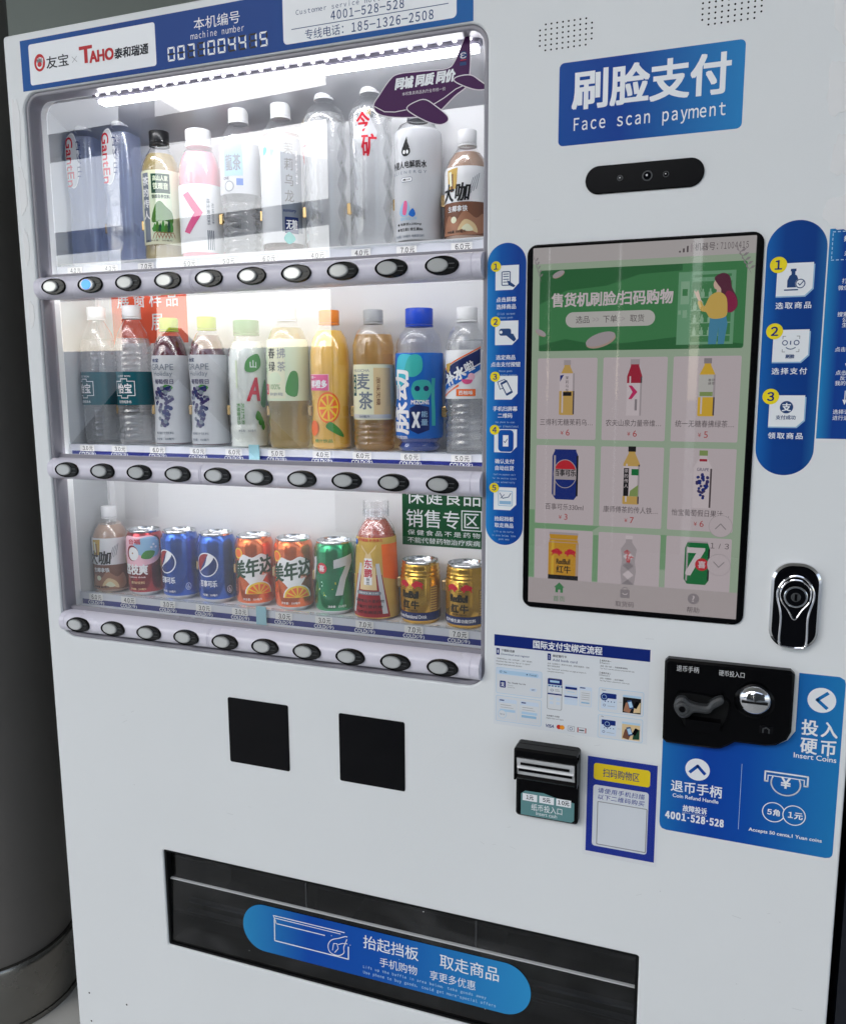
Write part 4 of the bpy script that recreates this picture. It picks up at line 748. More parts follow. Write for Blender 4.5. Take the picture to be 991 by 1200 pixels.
# code holder (clear sleeve with blue card)
a = Art(); a.rect(-157, -646, -65, -506.5, 'blue_holder', 1); a.rect(-148.5, -539, -74, -515, 'label_yellow', 2, 4); a.text('扫码购物区', -136, -533.5, -88, -521, 'blue_dark', 3, .005)
a.rect(-148.5, -636.5, -75, -546.5, 'paper', 2, 4); a.text('请使用手机扫描', -142, -557.5, -80, -550, 'blue_holder', 3, .005, .12, sp=1.1); a.text('以下二维码购买', -142, -567, -80, -559.5, 'blue_holder', 3, .005, .12, sp=1.1)
a.rect(-142.5, -634, -76, -570, 'mid_grey', 3, 1.5); a.rect(-141.3, -632.6, -77.2, -571, 'paper', 4, 1)
b = a.flat(MB()); b.prism(mm(rr(-161, -650.5, -61.5, -502.5, 2)), -.0022, -.0014, 'sleeve'); part(up(b), 'code_holder', 'blue card with a yellow heading in a clear sleeve')

# coin unit and its sign
a = Art(); co = [(-60, -468), (-60, -585), (-59, -590), (-56.5, -593.5), (-51, -595), (142, -596.5), (147, -595), (149.4, -592), (150, -588), (150, -366), (148.5, -361), (143, -358), (98, -358), (98, -434), (90, -447), (78, -455), (26, -456), (10, -470)]
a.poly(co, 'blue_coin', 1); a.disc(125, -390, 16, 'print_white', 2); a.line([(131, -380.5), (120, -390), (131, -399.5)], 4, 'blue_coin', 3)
a.text('投入', 105, -437, 145, -417, 'print_white', 2, .02, sp=1.25); a.text('硬币', 105, -461, 144.5, -441, 'print_white', 2, .02, sp=1.25); a.text('Insert Coins', 98, -468.5, 146, -461.8, 'print_white', 2, .015)
a.disc(-15, -503.5, 15.2, 'print_white', 2); a.line([(-24, -508), (-15, -498.5), (-6, -508)], 4, 'blue_coin', 3); a.text('退币手柄', -47, -538.5, 16, -522.5, 'print_white', 2, .015); a.text('Coin Refund Handle', -44.5, -546.5, 12.5, -541.5, 'print_white', 2, .02)
a.text('故障投诉', -31, -564.5, -1, -555.5, 'print_white', 2, .02); a.text('Failure complaint tel', -31, -567.3, -1, -565.5, 'print_white', 2); a.text(fw('4001'), -52.5, -578, -27, -568, 'print_white', 2, .05, sp=.58); a.disc(-23.5, -573, 1.2, 'print_white', 2); a.text(fw('528'), -20, -578, -3, -568, 'print_white', 2, .05, sp=.58); a.disc(0, -573, 1.2, 'print_white', 2); a.text(fw('528'), 3.5, -578, 20, -568, 'print_white', 2, .05, sp=.58); a.line([(38.5, -487), (38.5, -577)], .5, 'sky_pale', 2)
a.line([(70, -505), (66.5, -505), (66.5, -492), (116, -492), (116, -505), (112, -505)], 2, 'print_white', 2); a.line(ell(91, -505, 17, 16, 24, 155, 385), 1.8, 'print_white', 2); a.line([(70, -505), (70, -497), (112, -497), (112, -505)], 1.2, 'print_white', 2); a.tc('¥', 91, -504, 15, 'print_white', 3, .02)
a.loop(ell(79, -546, 13), 1.2, 'print_white', 2); a.disc(103, -546, 13.5, 'blue_coin', 3); a.loop(ell(103, -546, 13), 1.2, 'print_white', 4); a.tc(fw('5') + '角', 79, -546, 8.6, 'print_white', 3, .03, sp=.8); a.tc(fw('1') + '元', 104.5, -546, 8.6, 'print_white', 5, .03, sp=.8); a.text('Accepts 50 cents,1 Yuan coins', 51, -578, 136.5, -572, 'print_white', 2, .02)
part(up(a.flat(MB())), 'coin_sign', 'blue sign about coins, wrapped below the coin unit')
cu_ = rr(-61, -467, 92.5, -353.5, 5, 6); cu_ = [(-61, -358), (-57, -353.5), (88, -353.5), (92.5, -358), (92.5, -432), (88, -443), (76, -452), (64, -454.5), (28, -455), (20, -461), (12, -466), (4, -467.5), (-55, -467.5), (-60, -463)]
b = MB(); b.prism(mm(cu_[::-1]), -.012, .002, 'black', .003); a = Art(); a.text('退币手柄', -46, -368.5, -19, -360.5, 'pale_grey', 1, .005); a.text('硬币投入口', 5, -368.5, 35, -361, 'pale_grey', 1, .005); a.flat(b, -.0121); cmk = part(up(b), 'coin_unit')
b = MB(); rec = smooth_closed([(-48, -411), (-44, -398), (-30, -395), (0, -397), (18, -400), (19, -418), (12, -437), (6, -444), (-28, -446), (-40, -430)], 4)
b.add([(x / 1000, -.0124, z / 1000) for x, z in rec], [list(range(len(rec)))], 'black_matt'); b.tube([(x / 1000, -.0125, z / 1000) for x, z in rec + rec[:1]], .0012, 'black', 6); b.box(-.032, .010, -.026, -.012, -.441, -.426, 'black'); sub(up(b), 'lever_recess', cmk)
b = MB(); lv = smooth_closed([(-47, -413), (-44, -402), (-35, -399), (-27, -405), (-8, -407), (-2, -399), (9, -393), (12, -400), (1, -409), (-5, -416), (-22, -417), (-29, -424), (-39, -425)], 4); b.prism(mm(lv[::-1] if sum(lv[i][0] * lv[(i + 1) % len(lv)][1] - lv[(i + 1) % len(lv)][0] * lv[i][1] for i in range(len(lv))) < 0 else lv), -.026, -.014, 'dark_grey', .003); b.prism(mm(ell(-36.5, -412.5, 8)), -.029, -.025, 'dark_grey', .002); b.prism(mm(ell(-36.5, -412.5, 4.5)), -.0295, -.028, 'black', .001); sub(up(b), 'refund_lever', cmk)
b = MB(); b.prism(mm(ell(48, -397, 24, 22)), -.016, -.010, 'black', .003); b.lathe([(.0001, -.0)], 'black', 4) if 0 else None
n = 36; prof = [(20, -.016), (19.4, -.020), (17.5, -.0235), (13, -.0265), (7, -.028), (.01, -.0285)]
vs = [((48 + r_ * math.cos(2 * math.pi * i / n)) / 1000, y_, (-393 + r_ * .96 * math.sin(2 * math.pi * i / n)) / 1000) for r_, y_ in prof for i in range(n)]
sub(up(b), 'slot_collar', cmk); b = MB(); b.add(vs, [(j * n + i, j * n + (i + 1) % n, (j + 1) * n + (i + 1) % n, (j + 1) * n + i) for j in range(5) for i in range(n)], 'chrome', True)
b.box(.033, .063, -.0288, -.020, -.3945, -.3918, 'black_matt'); b.prism(mm(ell(57, -384, 2.2, 2.2, 10)), -.0265, -.02, 'dark_grey'); sub(up(b), 'coin_slot', cmk)
b = MB(); b.prism(mm(rr(56, -438, 71, -427, 2)), -.0128, -.011, 'black_gloss', .001); b.tube([(.060, -.0135, -.436), (.060, -.0135, -.431), (.0635, -.0135, -.429), (.067, -.0135, -.431), (.067, -.0135, -.436)], .001, 'dark_grey', 6); sub(up(b), 'return_button', cmk)

# two dark panes, screws, delivery hatch
for x0, x1 in ((-727.5, -619), (-532, -425)):
    b = plate(mm(rr(x0, -605.5, x1, -496.5, 3, 4)), [], -.0012, .003, 'black_gloss', .0006); part(up(b), 'sensor_pane')
a = Art()
for x, z in ((-1054, -1112), (-970, -1113), (-1054, -1170)): a.disc(x, z, 1.8, 'black_matt', 1, n=12)
part(up(a.flat(MB())), 'screw_hole')
b = MB(); b.box(-.90, -.05, .24, .25, -1.0, -.76, 'hatch_dark'); b.box(-.90, -.05, .05, .25, -1.004, -1.0, 'hatch_dark'); b.box(-.90, -.05, .05, .25, -.76, -.756, 'black_matt'); b.box(-.904, -.90, .05, .25, -1.0, -.76, 'black_matt'); b.box(-.05, -.046, .05, .25, -1.0, -.76, 'black_matt')
[b.box(*q, 'black_matt') for q in ((-.8705, -.8665, .003, .052, -.968, -.790), (-.084, -.080, .003, .052, -.968, -.790), (-.8665, -.084, .003, .052, -.7935, -.790), (-.8665, -.084, .003, .052, -.968, -.9645))]; b.box(-.868, -.45, .16, .17, -.835, -.828, 'mid_grey'); b.box(-.868, -.52, .14, .15, -.850, -.846, 'mid_grey'); b.box(-.868, -.09, .06, .07, -.925, -.921, 'mid_grey'); b.box(-.868, -.09, .05, .06, -.936, -.934, 'mid_grey'); b.box(-.33, -.322, .05, .24, -.97, -.79, 'dark_grey'); b.box(-.61, -.602, .05, .24, -.97, -.79, 'dark_grey'); ht = part(up(b), 'delivery_hatch')
b = MB(); b.box(-.866, -.0845, .0145, .0165, -.8455, -.7937, 'smoky')
for x in (-.605, -.3185): b.box(x - .0010, x + .0010, .0135, .018, -.8455, -.7935, 'dark_grey')
b.box(-.866, -.0845, .020, .021, -.812, -.8105, 'dark_grey'); b.box(-.317, -.0845, .0138, .0144, -.8085, -.7938, 'smoky'); sub(up(b), 'upper_pane', ht)
b = MB(); b.add([(-.866, .0105, -.847), (-.0845, .0105, -.847), (-.0845, .006, -.964), (-.866, .006, -.964), (-.866, .0135, -.847), (-.0845, .0135, -.847), (-.0845, .009, -.964), (-.866, .009, -.964)], [(3, 2, 1, 0), (4, 5, 6, 7), (0, 1, 5, 4), (2, 3, 7, 6), (0, 4, 7, 3), (1, 2, 6, 5)], 'smoky')
b.box(-.866, -.0845, .0095, .0142, -.8478, -.8460, 'pale_grey'); b.box(-.866, -.0845, .0140, .0150, -.912, -.9105, 'dark_grey'); b.box(-.866, -.0845, .0140, .0150, -.905, -.9045, 'dark_grey'); b.box(-.866, -.0845, .0045, .0090, -.9645, -.9625, 'black'); fl = sub(up(b), 'flap', ht)
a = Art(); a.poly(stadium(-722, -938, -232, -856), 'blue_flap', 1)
a.line([(-662, -876), (-662, -914), (-528, -914), (-528, -893)], 1.8, 'print_white', 2); a.line([(-662, -877), (-658, -883), (-570, -883)], 1.6, 'print_white', 2); a.line([(-658, -883), (-664, -870), (-535, -870)], 1.5, 'print_white', 2); a.line([(-662, -874), (-542, -874)], 1.2, 'print_white', 2)
a.line(smooth_closed([(-530, -876), (-545, -882), (-558, -888), (-564, -899), (-560, -910), (-546, -912), (-536, -905), (-536, -895)], 3)[:26], 1.4, 'print_white', 3); a.line([(-556, -905), (-554, -893), (-548, -892), (-546, -900), (-552, -908)], 1.2, 'print_white', 3); a.line([(-546, -893), (-538, -889), (-530, -888)], 1.2, 'print_white', 3)
a.text('抬起挡板', -502, -888, -409, -865.5, 'print_white', 2, .004); a.text('取走商品', -374, -889.5, -281, -866.5, 'print_white', 2, .004); a.text('手机购物', -474, -912.5, -411, -897, 'print_white', 2); a.text('享更多优惠', -390, -913, -317, -897.5, 'print_white', 2)
a.text(fw('Lift up the baffle in area below, take goods away'), -502, -923.5, -300, -917.5, 'sky_pale', 2, .012, sp=.62); a.text(fw('Use phone to buy goods, could get more special offers'), -502, -933, -285, -926.5, 'sky_pale', 2, .012, sp=.62)
b = MB(); bb_ = a.flat(MB(), 0)
bb_.v = [(x, y + .0104 - (-.847 - z) / .117 * .0045 - .0006, z) for x, y, z in bb_.v]; sub(up(bb_), 'flap_sign', fl)

# clear film on the door edges, its bright sheen painted as white patches
random.seed(11)
def film(x0, x1, z0, z1, side):
    pts = []; k = 24
    edge = [(x0 if side > 0 else x1) + random.uniform(-5, 5) * (1 if i % 3 else 1.6) for i in range(k + 1)]
    for i in range(k + 1): pts.append((edge[i], z0 + (z1 - z0) * i / k))
    o = x1 if side > 0 else x0
    b = MB(); n = 6; vs = []
    for i in range(k + 1):
        for j in range(n + 1): vs.append(((pts[i][0] + (o - pts[i][0]) * j / n) / 1000, -.0012 - random.random() * .0004, pts[i][1] / 1000))
    b.add(vs, [(i * (n + 1) + j, i * (n + 1) + j + 1, (i + 1) * (n + 1) + j + 1, (i + 1) * (n + 1) + j) for i in range(k) for j in range(n)], 'film', True); part(up(b), 'film_sheen', sharp=180)
clear('film_sheen_white', (1, 1, 1, 1), gain=1.2, rough=.08, bump=.3, bscale=40, haze=.75, white=.97)  # white haze stands in for sheen on the wrinkled film
def sheen_patch(cx, cz, w_, h_):
    b = MB(); k = 40; pts = []
    for i in range(k):
        t_ = 2 * math.pi * i / k; q = 1 + random.uniform(-.07, .05) + .12 * math.sin(3 * t_ + cx) + .07 * math.sin(7 * t_ + cz); c_, s_ = math.cos(t_), math.sin(t_); e_ = (abs(c_) ** 3 + abs(s_) ** 3) ** (-1 / 3)
        pts.append((cx + w_ * c_ * q * e_, cz + h_ * s_ * q * e_))
    b.prism(mm(pts), -.0006, -.0003, 'film_sheen_white'); part(up(b), 'film_sheen')
for q_ in ((106, 392, 17, 30), (102, 318, 17, 27), (112, 186, 20, 20), (104, 246, 9, 22)): sheen_patch(*q_)
for q_ in ((-1068, 395, 6.5, 42), (-1066, 300, 7, 34), (-1067, 215, 5, 26), (-1067, 110, 5, 20)): sheen_patch(*q_)
# faint rubbed marks on the enamel
a = Art(.05)
for k in range(26):
    x, z = random.choice(((-150, -485), (-110, -330), (-700, -700), (-300, -640), (60, -700), (100, -840), (-240, 200), (-500, -470), (-950, -560), (-60, -720))); x += random.uniform(-45, 45); z += random.uniform(-30, 30); t_ = random.uniform(-.5, .5); L_2 = random.uniform(3, 12)
    a.line([(x, z), (x + L_2 * math.cos(t_), z + L_2 * math.sin(t_))], random.uniform(.25, .7), 'scuff', 1)
for k in range(30): a.disc(random.uniform(-1040, 130), random.uniform(-1150, -620), random.uniform(.4, .9), 'scuff', 1, n=8)
mat('scuff', rgb(206, 209, 210), .5); part(up(a.flat(MB())), 'rubbed_mark')

# ------------------------------------------------------------------ drinks in the window
def k1(prof): return [(r / 1000, z / 1000) for r, z in prof]
def rad_at(prof, z):
    for (r0, a), (r1, b_) in zip(prof, prof[1:]):
        if a <= z <= b_ and b_ > a: return r0 + (r1 - r0) * (z - a) / (b_ - a)
    return prof[-1][0] if z > prof[-1][1] else prof[0][0]
def loc(r, i, du=0): return (bott_u(i) + du, .115, Z0 + FLOOR[r])
def dense(prof, lo, hi, step=6):
    zs = sorted(set([lo, hi] + [z for _, z in prof if lo < z < hi] + [lo + step * k for k in range(1, int((hi - lo) / step) + 1) if lo + step * k < hi]))
    return [(rad_at(prof, z), z) for z in zs]
def cap_mb(r, z0, z1, m, ring=True):
    b = MB(); h = z1 - z0
    b.lathe(k1([(r - 1.5, z0), (r - .2, z0 + .2), (r, z0 + 1), (r, z1 - 1.2), (r - .4, z1 - .5), (r - 1.4, z1), (.01, z1)]), m, 72, flute=.00035)
    if ring: b.lathe(k1([(r - 1, z0 - 3.2), (r + .4, z0 - 3), (r + .4, z0 - .8), (r - 1, z0 - .5)]), m, 40, caps=False)
    return b
def bottle(label, r, i, prof, liquid, fill, cap, lab=None, shell='pet', pw=None, group=None, rot=0, art=None, twist=None, kind='drink_bottle', n=48, neck=13, du=0, free=None):
    """prof in mm; cap (radius, z0, z1, material); lab list of (z0, z1, material); art drawn in mm on the label surface"""
    t = thing(kind, label, 'bottle', loc(r, i, du), group); t.rotation_euler = (0, 0, rot)
    if liquid:
        lp = [(max(.02, q - .9), max(z, 1.2)) for q, z in prof if z < fill]; lp.append((max(.02, rad_at(prof, fill) - .9), fill))
        b = MB(); b.lathe(k1(lp), liquid, twist or n, pw=pw, twist=bool(twist), smooth=not twist); b.build('liquid', t, sharp=50)
    if shell:
        b = MB(); b.lathe(k1(prof), shell, twist or n, pw=pw, twist=bool(twist), smooth=not twist, caps=False); b.lathe(k1([(prof[-1][0], prof[-1][1] - 5), (prof[-1][0] + 2.2, prof[-1][1] - 4.5), (prof[-1][0] + 2.2, prof[-1][1] - 3.2), (prof[-1][0], prof[-1][1] - 3)]), shell, 32, caps=False); b.build('clear_shell', t, sharp=50)
    def q(tt):
        if not pw: return 1
        return 1 / (abs(math.sin(tt)) ** pw + abs(math.cos(tt)) ** pw) ** (1 / pw)
    if lab or art:
        b = MB()
        for z0, z1, m in lab or []: b.lathe(k1([(rr_ + .45, z) for rr_, z in dense(prof, z0, z1)]), m, n, pw=pw, caps=False)
        if art: art.rad = (free or rad_at(prof, (lab[0][0] + lab[0][1]) / 2) if lab else free or max(p[0] for p in prof)) / 1000; art.wrap(b, lambda z, tt: (rad_at(prof, z * 1000) + .45) / 1000 * q(tt), ycut=6)
        b.build('label_wrap', t, sharp=50)
    cap_mb(*cap).build('cap', t)
    return t

def ribs(prof, z0, z1, step, amp):
    out = [q for q in prof if not z0 < q[1] < z1]; k = int((z1 - z0) / step)
    for i in range(k):
        z = z0 + step * (i + .5); r_ = rad_at(prof, z); out += [(r_, z - step * .30), (r_ - amp, z - step * .06), (r_ - amp, z + step * .06), (r_, z + step * .30)]
    return sorted(out, key=lambda q: q[1])
# --- top row
p = [(21, 0), (25.5, 3), (26.5, 8), (26.5, 62), (24.3, 82), (24.3, 98), (26.5, 122), (26.5, 203), (25, 211), (18, 218), (12.5, 221), (12.5, 228)]
a = Art(); a.disc(-8, 168, 12.5, 'l_white', 1, 44); a.disc(-8, 168, 11.5, 'l_grey', 2, 42); a.text('GantEn', -17, 127, -6, 205, 'l_red', 3, .03, rot=-1); a.text('百岁山', 0, 142, 7.5, 200, 'l_navy', 3, 0, rot=-1)
wb = bottle('clear blue squarish water bottle with a waist, beside the black capped tea', 1, 1, p, 'blue_water', 206, (15, 222, 243, 'cap_white'), None, 'pet_blue', 4.5, 'square blue water bottles', .12, a)
dup(wb, loc(1, 0), 'clear blue squarish water bottle with a waist, leftmost in the top row', .16)
p = [(27, 0), (30.5, 3), (31, 8), (31, 20), (30.4, 24), (30.4, 138), (30, 146), (27.5, 156), (22, 167), (16, 176), (13.5, 180), (13.5, 192)]
a = Art(); a.rect(-34, 27, 30, 138, 'l_cream', 1); a.rect(-27, 29, -14, 136, 'l_slate', 2); a.col('茶的传人', -20.5, 130, 13, 4.5, 'l_white', 3, .02); a.rect(-12, 32, 22, 135, 'l_palegreen', 2); a.rect(-9, 104, 20, 134, 'l_dkgreen', 3); a.text('铁观音', -6, 110, 17, 120, 'l_palegreen', 4, .02); a.text('高山人家', -6, 123, 17, 131, 'l_palegreen', 4, .02)
a.poly(smooth_closed([(-11, 60), (-4, 86), (4, 92), (12, 84), (22, 74), (22, 58), (8, 62)]), 'l_green', 3); a.poly(smooth_closed([(-11, 48), (-2, 56), (8, 50), (20, 60), (22, 46), (10, 42)]), 'l_leaf', 4)
for k in range(7): a.poly(smooth_closed([(-10 + 4.4 * k, 46), (-6 + 4.4 * k, 58 + 6 * (k % 2)), (-4 + 4.4 * k, 46)]), ('l_leaf', 'l_green', 'l_dkgreen')[k % 3], 5)
for k in range(6): a.line([(-10 + 5 * k, 34), (-7 + 5 * k, 42), (-3 + 5 * k, 44), (0 + 5 * k, 36)], 1.1, 'l_mocha', 6)
a.text('铁观音茶饮料', -9, 96, 19, 102, 'l_dkgreen', 4, .02); a.text('无糖 净含量：500毫升', -26, 29.5, 20, 32.5, 'l_black', 4)
bottle('golden tea bottle with a black cap and green and cream label', 1, 2, p, 'tea_gold', 168, (15.8, 185, 205, 'cap_black'), [(25, 140, 'l_cream')], art=a, rot=.4)
p = [(29, 0), (33, 4), (34, 10), (34, 112), (34, 125), (32.5, 140), (29, 154), (24, 165), (18.5, 170), (18.5, 186)]
a = Art(); a.poly([(-24, 96), (-14, 100), (8, 68), (-14, 36), (-24, 40), (-5, 68)], 'l_rose', 2); a.text('维生素饮料', 14, 50, 19, 90, 'l_slate', 2, .01, rot=-1); a.text('柑橘风味', 22, 52, 26, 84, 'l_slate', 2, 0, rot=-1); [a.rect(14 + 3 * k, 12, 15.5 + 3 * k, 42, 'l_slate', 2) for k in range(4)]
bottle('pink drink bottle with a white capped dome and magenta arrow label', 1, 3, p, 'pink_drink', 163, (20.3, 176, 199, 'cap_white'), [(8, 112, 'l_white')], art=a, rot=.42)
p = [(26, 0), (30, 4), (30, 55), (28.5, 62), (30.5, 70), (31, 98), (31, 150), (30, 166), (25, 184), (17, 196), (12.8, 202), (12.8, 212)]; p = ribs(p, 8, 86, 13, 2.2)
a = Art(); a.rect(-12, 118, 18, 168, 'l_skyblue', 2); a.text('龍茶', -9, 126, 15, 150, 'l_slate', 3, .02, sp=1.1); a.rect(8, 104, 18, 114, 'l_blue', 2); a.disc(-4, 103, 8, 'l_slate', 2); a.disc(-4, 103, 6.6, 'l_grey', 3); a.text('ONE', -14, 113, -4, 117, 'l_navy', 3, .02)
bottle('clear tea bottle with a grey blue label below its shoulder', 1, 4, p, 'water', 176, (15.4, 204, 222.5, 'cap_white'), [(92, 172, 'l_grey')], art=a, rot=.1)
p = [(27, 0), (31, 4), (32.5, 10), (32.5, 150), (32, 166), (28, 182), (19, 195), (12.8, 201), (12.8, 212)]
a = Art(); a.rect(4, 30, 40, 168, 'l_slate', 1); a.col('茉莉乌龙', 16, 160, 17, 6, 'l_black', 3, .01, .8); a.poly([(-16, 166), (4, 168), (-10, 138)], 'l_skyblue', 2); a.poly(smooth_closed([(-26, 150), (-20, 158), (-18, 148), (-24, 142)]), 'l_mint', 2); a.text('suntory', 6, 58, 26, 63, 'l_navy', 3, .03); a.rect(8, 28, 30, 52, 'l_navy', 2); a.text('无糖', 10, 34, 28, 48, 'l_white', 3, .02); a.poly(smooth_closed([(6, 20), (14, 30), (24, 20), (14, 12)]), 'l_mint', 3); a.text('茶饮料', 27, 100, 31, 150, 'l_white', 3, 0, rot=-1)
bottle('white and grey labelled tea bottle with tall black lettering, before the faceted water', 1, 5, p, 'dark_tea', 176, (15.2, 203, 222, 'cap_white'), [(14, 170, 'l_grey')], art=a, rot=.32)
p = [(27, 0), (31, 8), (33.5, 26), (31, 46), (33.5, 66), (31, 86), (33.5, 106), (31, 126), (33.5, 146), (31, 166), (33.5, 186), (29, 202), (17, 212), (12.8, 218), (12.8, 228)]
a = Art(); a.poly([(0, 196), (19, 158), (0, 118), (-19, 158)], 'l_grey', 1); a.text('今', -13, 160, 7, 186, 'l_red', 2, .02); a.text('矿', -5, 126, 17, 156, 'l_red', 2, .02); a.text('国', 3, 182, 9, 190, 'l_gold', 2)
jm = bottle('tall faceted clear water bottle, its red characters facing front', 1, 7, p, 'water', 196, (15, 222, 243, 'cap_white'), None, 'pet', None, 'faceted water bottles', .15, a, twist=10)
dup(jm, loc(1, 6), 'tall faceted clear water bottle turned aside, red characters at its left edge', -1.05)
p = [(29, 0), (33, 4), (34.5, 10), (34.5, 146), (33.5, 156), (28, 166), (17, 172), (13, 175), (13, 185)]
a = Art(); a.disc(-6, 126, 7, 'l_black', 2); a.poly([(-12, 130), (-7, 140), (-4, 146), (-3, 138), (0, 131)], 'l_black', 2); a.disc(-8.5, 125, 1.8, 'l_white', 3, 2.6); a.disc(-3.5, 125, 1.8, 'l_white', 3, 2.6); a.text('外星人电解质水', -33, 103, 24, 113, 'l_black', 2, .015); a.text('ALIENERGY', -33, 95.5, 24, 99.5, 'l_slate', 2, .01, sp=1.7); a.rect(-14, 84, 4, 91, 'l_slate', 2, 3.4); a.rect(-13.2, 84.8, 3.2, 90.2, 'l_white', 3, 2.6); a.text('0糖 0卡', -11, 86, 1, 89, 'l_black', 4, .02)
a.poly(smooth_closed([(-18, 44), (-12, 56), (-4, 58), (0, 46), (-4, 38), (-14, 38)]), 'l_skyblue', 2); a.poly(smooth_closed([(-12, 42), (-9, 58), (-4, 56), (-6, 40)]), 'l_rose', 3); a.poly(smooth_closed([(-2, 40), (4, 48), (8, 40), (4, 36)]), 'l_blue', 3); a.text('荔枝海盐口味', -16, 32, 10, 36, 'l_skyblue', 2, .02); a.text('● 电解质≥200mg', -22, 24, 16, 28.5, 'l_black', 2, .01); a.text('● 维生素E 维生素B6', -22, 17, 18, 21.5, 'l_black', 2, .01); a.text('净含量：500毫升 电解质饮料', -26, 8, 20, 12, 'l_slate', 2, .01)
bottle('white electrolyte water bottle with a dark grey cap under the purple aeroplane', 1, 8, p, None, 0, (15.7, 177, 196, 'cap_grey'), [(5, 158, 'l_grey')], art=a)
p = [(27, 0), (31, 3), (32.3, 8), (32.3, 92), (31.5, 100), (27, 112), (19, 124), (13, 130), (13, 140)]
a = Art()
a.poly(smooth_closed([(-30, 12), (-20, 34), (-6, 28), (6, 40), (22, 30), (34, 36), (34, 10), (-30, 8)]), 'l_mocha', 2); a.poly(smooth_closed([(-4, 14), (6, 28), (20, 22), (24, 10), (8, 16)]), 'l_tan', 3); a.poly(smooth_closed([(2, 16), (10, 22), (18, 14), (10, 12)]), 'l_cream', 4)
a.poly([(-20, 70), (-22, 96), (-4, 98), (-6, 70)], 'l_gold', 2); a.poly([(-17, 74), (-19, 93), (-14, 93), (-13, 74)], 'l_cream', 3); a.rect(-15, 66, -11, 90, 'l_brown', 3); a.text('大咖', -32, 53, 14, 77, 'l_black', 4, .022, .15); a.text('生椰拿铁', -20, 39, 10, 47, 'l_white', 4, .02); a.disc(-10, 28, 4.5, 'l_cream', 4); a.text('净含量 300毫升', -22, 10, 8, 14, 'l_black', 5, .01)
for k in range(4): a.line([(10 + k * 4, 60 + k * 3), (18 + k * 3, 84 + k * 2)], .8, 'l_slate', 2)
cf = bottle('short white and brown coffee bottle at the right end of the top row', 1, 9, p, 'coffee_milk', 122, (13.4, 135, 154, 'cap_white'), [(7, 52, 'l_brown'), (52, 100, 'l_white')], art=a, group='short coffee bottles')
dup(cf, loc(3, 0), 'short white and brown coffee bottle left of the dark red can', .25)

# --- middle row
p = [(25, 0), (30, 4), (31.5, 12), (31.5, 30), (30.5, 34), (31.5, 40), (31.5, 66), (31.2, 68), (31.2, 124), (31.8, 128), (31, 140), (31.8, 150), (30, 168), (24, 190), (16, 205), (12.8, 211), (12.8, 222)]; p = ribs(ribs(p, 14, 66, 10.4, 1.6), 126, 162, 9, 1.3)
a = Art(); a.rect(-16, 82, 16, 110, 'l_teal', 2); a.text('怡宝', -13, 88, 13, 104, 'l_white', 4, .025); a.loop([(-18, 84), (-6, 84), (-6, 80), (6, 80), (6, 84), (18, 84), (18, 108), (6, 108), (6, 112), (-6, 112), (-6, 108), (-18, 108)], 1.2, 'l_white', 3); a.text('饮用纯净水', -12, 71, 12, 76, 'l_white', 3, .01); a.text('C EST BON', -12, 115, 12, 118, 'l_white', 3); [a.rect(-60, 78 + 14 * k, -30, 79 + 14 * k, 'l_mint', 2) for k in range(3)]
cw = bottle('clear water bottle with a dark teal label, leftmost in the middle row', 2, 0, p, 'water', 180, (15.4, 216, 235, 'cap_white'), [(68, 124, 'l_teal')], art=a, group='teal labelled water bottles', rot=-.25)
dup(cw, loc(2, 1), 'clear water bottle with a dark teal label, beside a grape bottle', .05)
p = [(27, 0), (31, 4), (31.5, 14), (29.5, 40), (28.5, 70), (30, 110), (31.5, 134), (30, 150), (25, 170), (18, 184), (13, 190), (13, 200)]
a = Art(); a.text('GRAPE', -19, 126, 19, 136, 'l_slate', 2, .0); a.text('Holiday', -15, 114, 17, 124, 'l_slate', 2, 0); a.text('葡萄假日', -14, 103, 18, 111, 'l_purple', 2, .01); a.text('怡宝', -17, 139, -4, 145, 'l_navy', 2, .03)
a.poly(smooth_closed([(-2, 96), (6, 102), (17, 98), (10, 90), (2, 90)]), 'l_leaf', 3)
random.seed(5)
for k in range(78):
    zz = random.uniform(34, 98); hw = 4 + 12 * max(0, 1 - abs(zz - 80) / 50); a.disc(random.uniform(-hw, hw), zz, random.uniform(2.6, 3.9), ('l_purple', 'l_navy', 'l_slate', 'l_purple')[k % 4], 3 + .1 * (k % 9), n=12)
a.text('葡萄汁饮料', -15, 20, 15, 24, 'l_slate', 2, .02); a.text('净含量：450毫升', -15, 10, 15, 14, 'l_slate', 2, .02)
gr = bottle('grey white grape drink bottle with a lime cap, beside the teal labelled water', 2, 2, p, 'grape_dark', 182, (15.4, 193, 212, 'cap_lime'), [(5, 150, 'l_grey')], art=a, group='grape drink bottles', rot=.1)
dup(gr, loc(2, 3), 'grey white grape drink bottle with a lime cap, beside the milky green capped bottle', -.05)
p = [(27, 0), (30.5, 3), (31, 12), (29.6, 17), (31, 22), (31, 34), (29.6, 38), (31, 43), (31, 140), (29, 156), (24.5, 168), (19, 176), (19, 190)]
a = Art(); a.text('A', 2, 76, 22, 112, 'l_red', 3, .025, .25); a.poly(smooth_closed([(0, 124), (4, 142), (22, 150), (26, 132), (14, 122)]), 'l_leaf', 2); a.text('山', 8, 128, 18, 140, 'l_white', 3, .01); a.poly(smooth_closed([(24, 72), (34, 110), (38, 90), (34, 66)]), 'l_leaf', 2); a.rect(-16, 96, -13, 140, 'l_palegreen', 2); a.text('乳酸菌饮品', -16, 38, -10, 72, 'l_leaf', 3, .01, rot=-1); a.text('苏打气泡', -8, 38, -3, 72, 'l_leaf', 3, .01, rot=-1)
